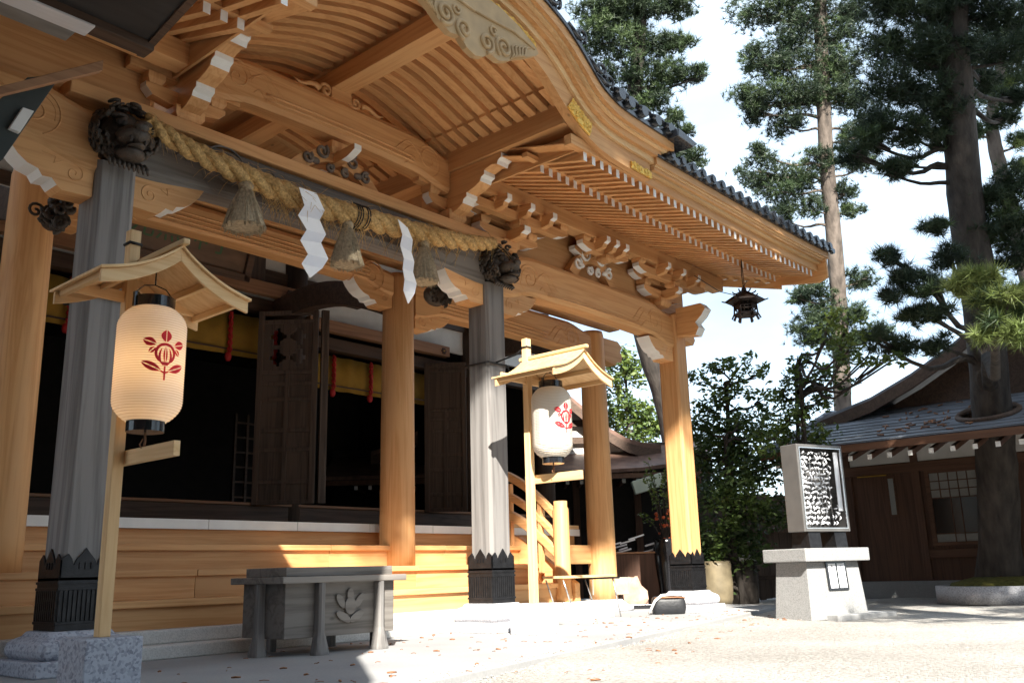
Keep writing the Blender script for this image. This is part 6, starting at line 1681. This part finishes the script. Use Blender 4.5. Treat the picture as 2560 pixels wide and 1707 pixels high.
T2p= [(5.78, -3.05, 8.61, 0.48), (6.17, -3.43, 8.42, 0.54), (6.54, -3.9, 8.52, 0.48), (6.94, -4.35, 8.5, 0.54), (6.09, -3.16, 7.96, 0.48), (6.46, -3.56, 7.89, 0.48), (8.13, -3.72, 8.63, 0.39), (7.13, -4.32, 7.86, 0.42), (5.8, -2.87, 8.09, 0.3), (5.98, -2.84, 7.45, 0.42), (6.28, -3.13, 7.32, 0.42), (6.58, -3.43, 7.19, 0.42), (8.16, -3.59, 8.19, 0.33), (5.96, -2.61, 6.93, 0.36), (6.25, -2.9, 6.8, 0.36), (6.54, -3.21, 6.73, 0.3), (5.88, -2.43, 6.7, 0.3), (5.76, -2.21, 6.48, 0.24), (6.25, -2.73, 6.34, 0.27), (6.15, -2.57, 6.23, 0.21), (8.61, -3.98, 7.85, 0.33), (8.49, -3.72, 7.54, 0.26), (7.46, -3.97, 5.95, 0.48), (7.25, -3.66, 5.78, 0.36), (7.59, -3.91, 5.42, 0.48), (7.33, -3.58, 5.32, 0.36), (7.15, -3.33, 5.21, 0.3), (7.63, -3.78, 4.96, 0.36)]
T2near= [(2.83, -4.25, 3.39, 0.19), (2.74, -4.46, 3.36, 0.18), (2.79, -4.61, 3.21, 0.2), (2.82, -4.29, 3.12, 0.18), (2.78, -4.5, 2.94, 0.2), (2.92, -4.59, 2.74, 0.18), (2.88, -4.1, 3.26, 0.15), (2.85, -4.35, 2.77, 0.16)]
T2mid= [(4.68, -2.87, 4.46, 0.21), (4.9, -3.02, 4.2, 0.24), (5.13, -3.23, 4.04, 0.24), (4.84, -2.85, 3.95, 0.21), (5.19, -3.16, 3.68, 0.24), (5.05, -3.01, 3.74, 0.21), (5.72, -3.33, 4.6, 0.27), (5.55, -3.28, 4.98, 0.22), (5.76, -2.22, 3.63, 0.23), (6.03, -2.51, 3.57, 0.26), (6.33, -2.85, 3.55, 0.23)]
T3trunk= [[11.29, 4.42, 2.51], [10.77, 4.37, 4.21], [10.38, 4.45, 5.2], [9.95, 4.46, 6.45], [9.47, 4.34, 8.24], [9.19, 4.04, 9.84], [9.1, 3.54, 11.44], [8.91, 3.2, 12.86], [8.67, 2.94, 14.28]]
T3p= [(8.22, 3.93, 13.06, 0.55), (8.65, 3.46, 12.96, 0.64), (9.12, 2.89, 13.03, 0.55), (9.55, 2.41, 13.01, 0.41), (8.4, 3.99, 12.35, 0.64), (8.9, 3.46, 12.24, 0.69), (9.32, 2.97, 12.22, 0.55), (9.68, 2.56, 12.21, 0.32), (8.9, 3.73, 11.53, 0.64), (9.38, 3.17, 11.51, 0.55), (9.75, 2.76, 11.5, 0.41), (10.02, 2.45, 11.49, 0.32), (9.35, 3.41, 10.98, 0.46), (9.14, 3.72, 10.81, 0.46), (9.84, 2.99, 10.61, 0.32), (9.66, 3.34, 10.26, 0.32), (10.08, 2.85, 10.25, 0.28), (9.98, 3.15, 9.77, 0.37), (10.3, 2.82, 9.66, 0.32), (8.52, 3.72, 12.7, 0.55), (9.69, 3.5, 9.73, 0.37)]
T4trunk= [[12.38, -3.02, 6.33], [11.78, -2.98, 8.02], [11.52, -3.03, 8.94], [11.46, -3.32, 9.85], [11.38, -3.63, 10.92]]
T4p= [(11.39, -3.06, 9.4, 0.39), (11.7, -3.53, 9.69, 0.47), (11.07, -3.05, 10.32, 0.39), (11.61, -3.74, 10.53, 0.39), (11.35, -2.75, 8.72, 0.28), (11.93, -3.33, 8.47, 0.31), (12.06, -3.31, 8.01, 0.31), (11.33, -3.46, 10.61, 0.47)]
B1= [(6.88, 1.17, 3.73, 0.28), (7.03, 0.93, 3.93, 0.24), (7.25, 0.65, 3.99, 0.28), (7.47, 0.48, 3.78, 0.24), (7.03, 1.13, 3.39, 0.35), (7.28, 0.79, 3.52, 0.31), (7.58, 0.5, 3.37, 0.31), (6.94, 1.39, 2.99, 0.38), (7.21, 1.13, 2.85, 0.42), (7.47, 0.79, 2.97, 0.35), (7.19, 1.31, 2.44, 0.45), (7.5, 0.93, 2.5, 0.42), (7.69, 0.61, 2.76, 0.35)]
B2= [(6.39, -0.42, 3.22, 0.25), (6.52, -0.65, 3.4, 0.29), (6.71, -0.91, 3.52, 0.25), (6.49, -0.4, 2.85, 0.35), (6.68, -0.66, 2.97, 0.35), (6.87, -0.92, 3.08, 0.29), (6.42, -0.2, 2.55, 0.32), (6.67, -0.49, 2.54, 0.38), (6.91, -0.79, 2.59, 0.32), (6.83, -1.05, 3.51, 0.22), (7.03, -1.21, 3.32, 0.22), (6.5, -0.76, 3.77, 0.19)]
B3= [(6.33, 1.04, 1.63, 0.39), (6.58, 0.93, 1.18, 0.39), (6.72, 0.6, 1.62, 0.46), (6.51, 1.15, 0.8, 0.3), (6.86, 0.27, 2.05, 0.39), (6.58, 0.64, 1.94, 0.39), (7.04, -0.01, 2.23, 0.39), (6.94, 0.36, 1.54, 0.33), (6.35, 1.21, 1.12, 0.23)]
B4= [(12.33, 6.65, 5.88, 0.42), (12.56, 6.51, 5.57, 0.47), (12.33, 6.88, 5.27, 0.37), (12.63, 6.74, 4.76, 0.47), (13.03, 6.4, 4.44, 0.52), (13.27, 6.21, 4.23, 0.47), (12.96, 6.64, 4.04, 0.52), (12.58, 6.99, 4.25, 0.42)]
B5= [(5.27, -1.66, 3.65, 0.28), (5.49, -1.85, 3.48, 0.31), (5.69, -2.04, 3.36, 0.23), (5.84, -2.21, 3.35, 0.2), (5.98, -2.39, 3.4, 0.17), (5.51, -1.98, 3.75, 0.28), (5.29, -1.81, 3.98, 0.23)]

T1 = tree("pine_tree", "tall slender pine with pale bare trunk rising beyond the shrine eave's tip", T1trunk, 0.235, 0.16, T1p, 'pine', BARK, [NEEDD, NEED], 21, tufts=330, nn=13, L=0.15, wid=0.009)
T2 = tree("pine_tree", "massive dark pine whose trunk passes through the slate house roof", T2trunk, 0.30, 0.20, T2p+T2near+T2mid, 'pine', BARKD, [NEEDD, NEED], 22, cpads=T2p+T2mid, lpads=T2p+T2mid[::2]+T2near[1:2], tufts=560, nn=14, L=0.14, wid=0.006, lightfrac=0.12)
needle_mesh("low_bough_needles", T2near, [NEEDL, NEED], T2, 520, 16, 0.15, 0.0045, 27, 0.7, 0.25)
s = MB(); ch = [T2near[1], T2near[0], T2near[3], T2near[2], T2near[4], T2near[7], T2near[5]]
for a, b in zip(ch[:-1], ch[1:]): s.tube([a[:3], (lerp(a[0], b[0], 0.5), lerp(a[1], b[1], 0.5), lerp(a[2], b[2], 0.5)-0.03), b[:3]], 0.014, 5)
s.build("low_bough_twigs", BARKD, T2)
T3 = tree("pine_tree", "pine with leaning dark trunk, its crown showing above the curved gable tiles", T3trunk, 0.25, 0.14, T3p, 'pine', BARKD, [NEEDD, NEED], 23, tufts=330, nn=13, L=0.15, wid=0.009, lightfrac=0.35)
T4 = tree("pine_tree", "thin crooked pine beyond the massive trunk at the far right", T4trunk, 0.16, 0.07, T4p, 'pine', BARK, [NEED, NEEDL], 24, tufts=360, nn=12, L=0.15, wid=0.008, lightfrac=0.3)
def bushy(name, label, pads, seed, mats, dens, size, group, trunk=None, r0=0.07):
    cx_ = sum(p[0] for p in pads)/len(pads); cy_ = sum(p[1] for p in pads)/len(pads); zt = max(p[2] for p in pads)
    tr_ = trunk or [(cx_+0.1, cy_, -0.05), (cx_, cy_+0.1, zt*0.4), (cx_-0.1, cy_, zt*0.9)]
    return tree(name, label, tr_, r0, 0.03, pads, 'leaf', BARKD, mats, seed, group, dens=dens, size=size)
bushy("evergreen_shrub", "tall open leafy evergreen behind the sunlit square pillar, twigs against the sky", B1, 31, [LEAF, LEAFY], 230, 0.115, "leafy evergreens behind the fence")
bushy("evergreen_shrub", "bushy dark evergreen standing just behind the metal fortune rack", B2, 32, [LEAF, LEAFY], 260, 0.10, "leafy evergreens behind the fence")
B3 = B3+[(x+0.3, y+0.3, z-0.75, r) for x, y, z, r in B3 if z > 0.9]+[(x-0.2, y-0.1, z-0.55, r*0.9) for x, y, z, r in B1 if z < 3.6]
bushy("evergreen_shrub", "low shaded evergreen mass in front of the dark board fence", B3, 33, [LEAF, LEAF], 300, 0.10, "leafy evergreens behind the fence")
bushy("evergreen_shrub", "distant green tree seen between round column and square pillar", B4, 34, [LEAF, LEAFY], 260, 0.16, "leafy evergreens behind the fence")
bushy("evergreen_shrub", "thin young tree with yellow green leaves by the slate roof corner", B5, 35, [LEAFY, LEAFY], 200, 0.10, "leafy evergreens behind the fence", [(7.0, -0.35, -0.05), (7.0, -0.35, 2.0), (6.9, -0.5, 3.6)], 0.03)
# further trees of the precinct to the right of and behind the photographer; they throw the dappled shade
def offpine(x, y, h, R_, seed, n, zc, label):
    rr = random.Random(seed); pads = []
    for i in range(n):
        a = rr.random()*6.28; q = rr.random()**0.5*R_
        pads.append((x+q*math.cos(a), y+q*math.sin(a), zc+rr.uniform(-1.6, 1.8), rr.uniform(0.6, 1.05)))
    return tree("pine_tree", label, [(x, y, -0.1), (x+0.2, y-0.1, h*0.5), (x, y, h)], 0.32, 0.12, pads, 'pine', BARKD, [NEEDD, NEED], seed, tufts=75, nn=9, L=0.22, wid=0.014)
offpine(1.6, -9.6, 10.5, 3.3, 41, 46, 8.4, "spreading pine at the gravel court's near edge, right of the view")
offpine(-0.8, -8.7, 9.0, 1.25, 44, 12, 7.3, "smaller ragged pine beside the spreading pine, right of the view")
offpine(4.6, -12.5, 12.0, 3.4, 43, 40, 9.6, "taller pine behind the spreading pine, right of the view")
# tall pines of the avenue behind the photographer: bare trunks, crowns high up that shade the roof front
def tallpine(x, y, seed, label, a0, a1):
    rr = random.Random(seed); pads = []
    for i in range(int(32*(a1-a0)/2)):
        a = rr.uniform(a0, a1); b = rr.uniform(-0.9, 0.9)
        qx, qy = x+0.72*a-0.69*b, y-0.69*a-0.72*b
        xe = (0.72*qx-0.695*qy-1.25)/0.72          # where the shade of this spot meets the eave line
        zb = 4.6+0.785*(0.695*(xe-qx)+0.72*(-1.8-qy))
        pads.append((qx, qy, zb+rr.uniform(0.75, 4.0), rr.uniform(0.75, 1.0)))
    return tree("pine_tree", label, [(x, y, -0.1), (x+0.1, y-0.1, 8.0), (x, y, 17.5)], 0.42, 0.2, pads, 'pine', BARKD, [NEEDD, NEED], seed, tufts=110, nn=8, L=0.34, wid=0.035)
tallpine(-17.0, -5.2, 54, "bare-trunked tall pine of the avenue behind the view, on the left", -3.0, 3.0)
tallpine(-13.4, -8.6, 51, "bare-trunked tall pine of the avenue behind the view, in the middle", -2.5, 6.0)
tallpine(-4.2, -17.2, 53, "bare-trunked tall pine of the avenue behind the view, on the right", -7.4, 2.0)
WD = thing("woods", "dense dark grove closing the court behind the photographer", "woods", (-18, -18, 0)); WD['kind'] = 'stuff'
rr = random.Random(77); pads = []
for i in range(300):
    a = rr.uniform(-26, 26); b = rr.uniform(-2.0, 4.0)
    pads.append((-17.5+0.72*a-0.69*b, -17.0-0.69*a-0.72*b, rr.uniform(0.5, 12.0), rr.uniform(1.5, 2.4)))
leaf_mesh("foliage", pads, [LEAF, NEEDD], WD, 14, 0.9, 78, 0.9)
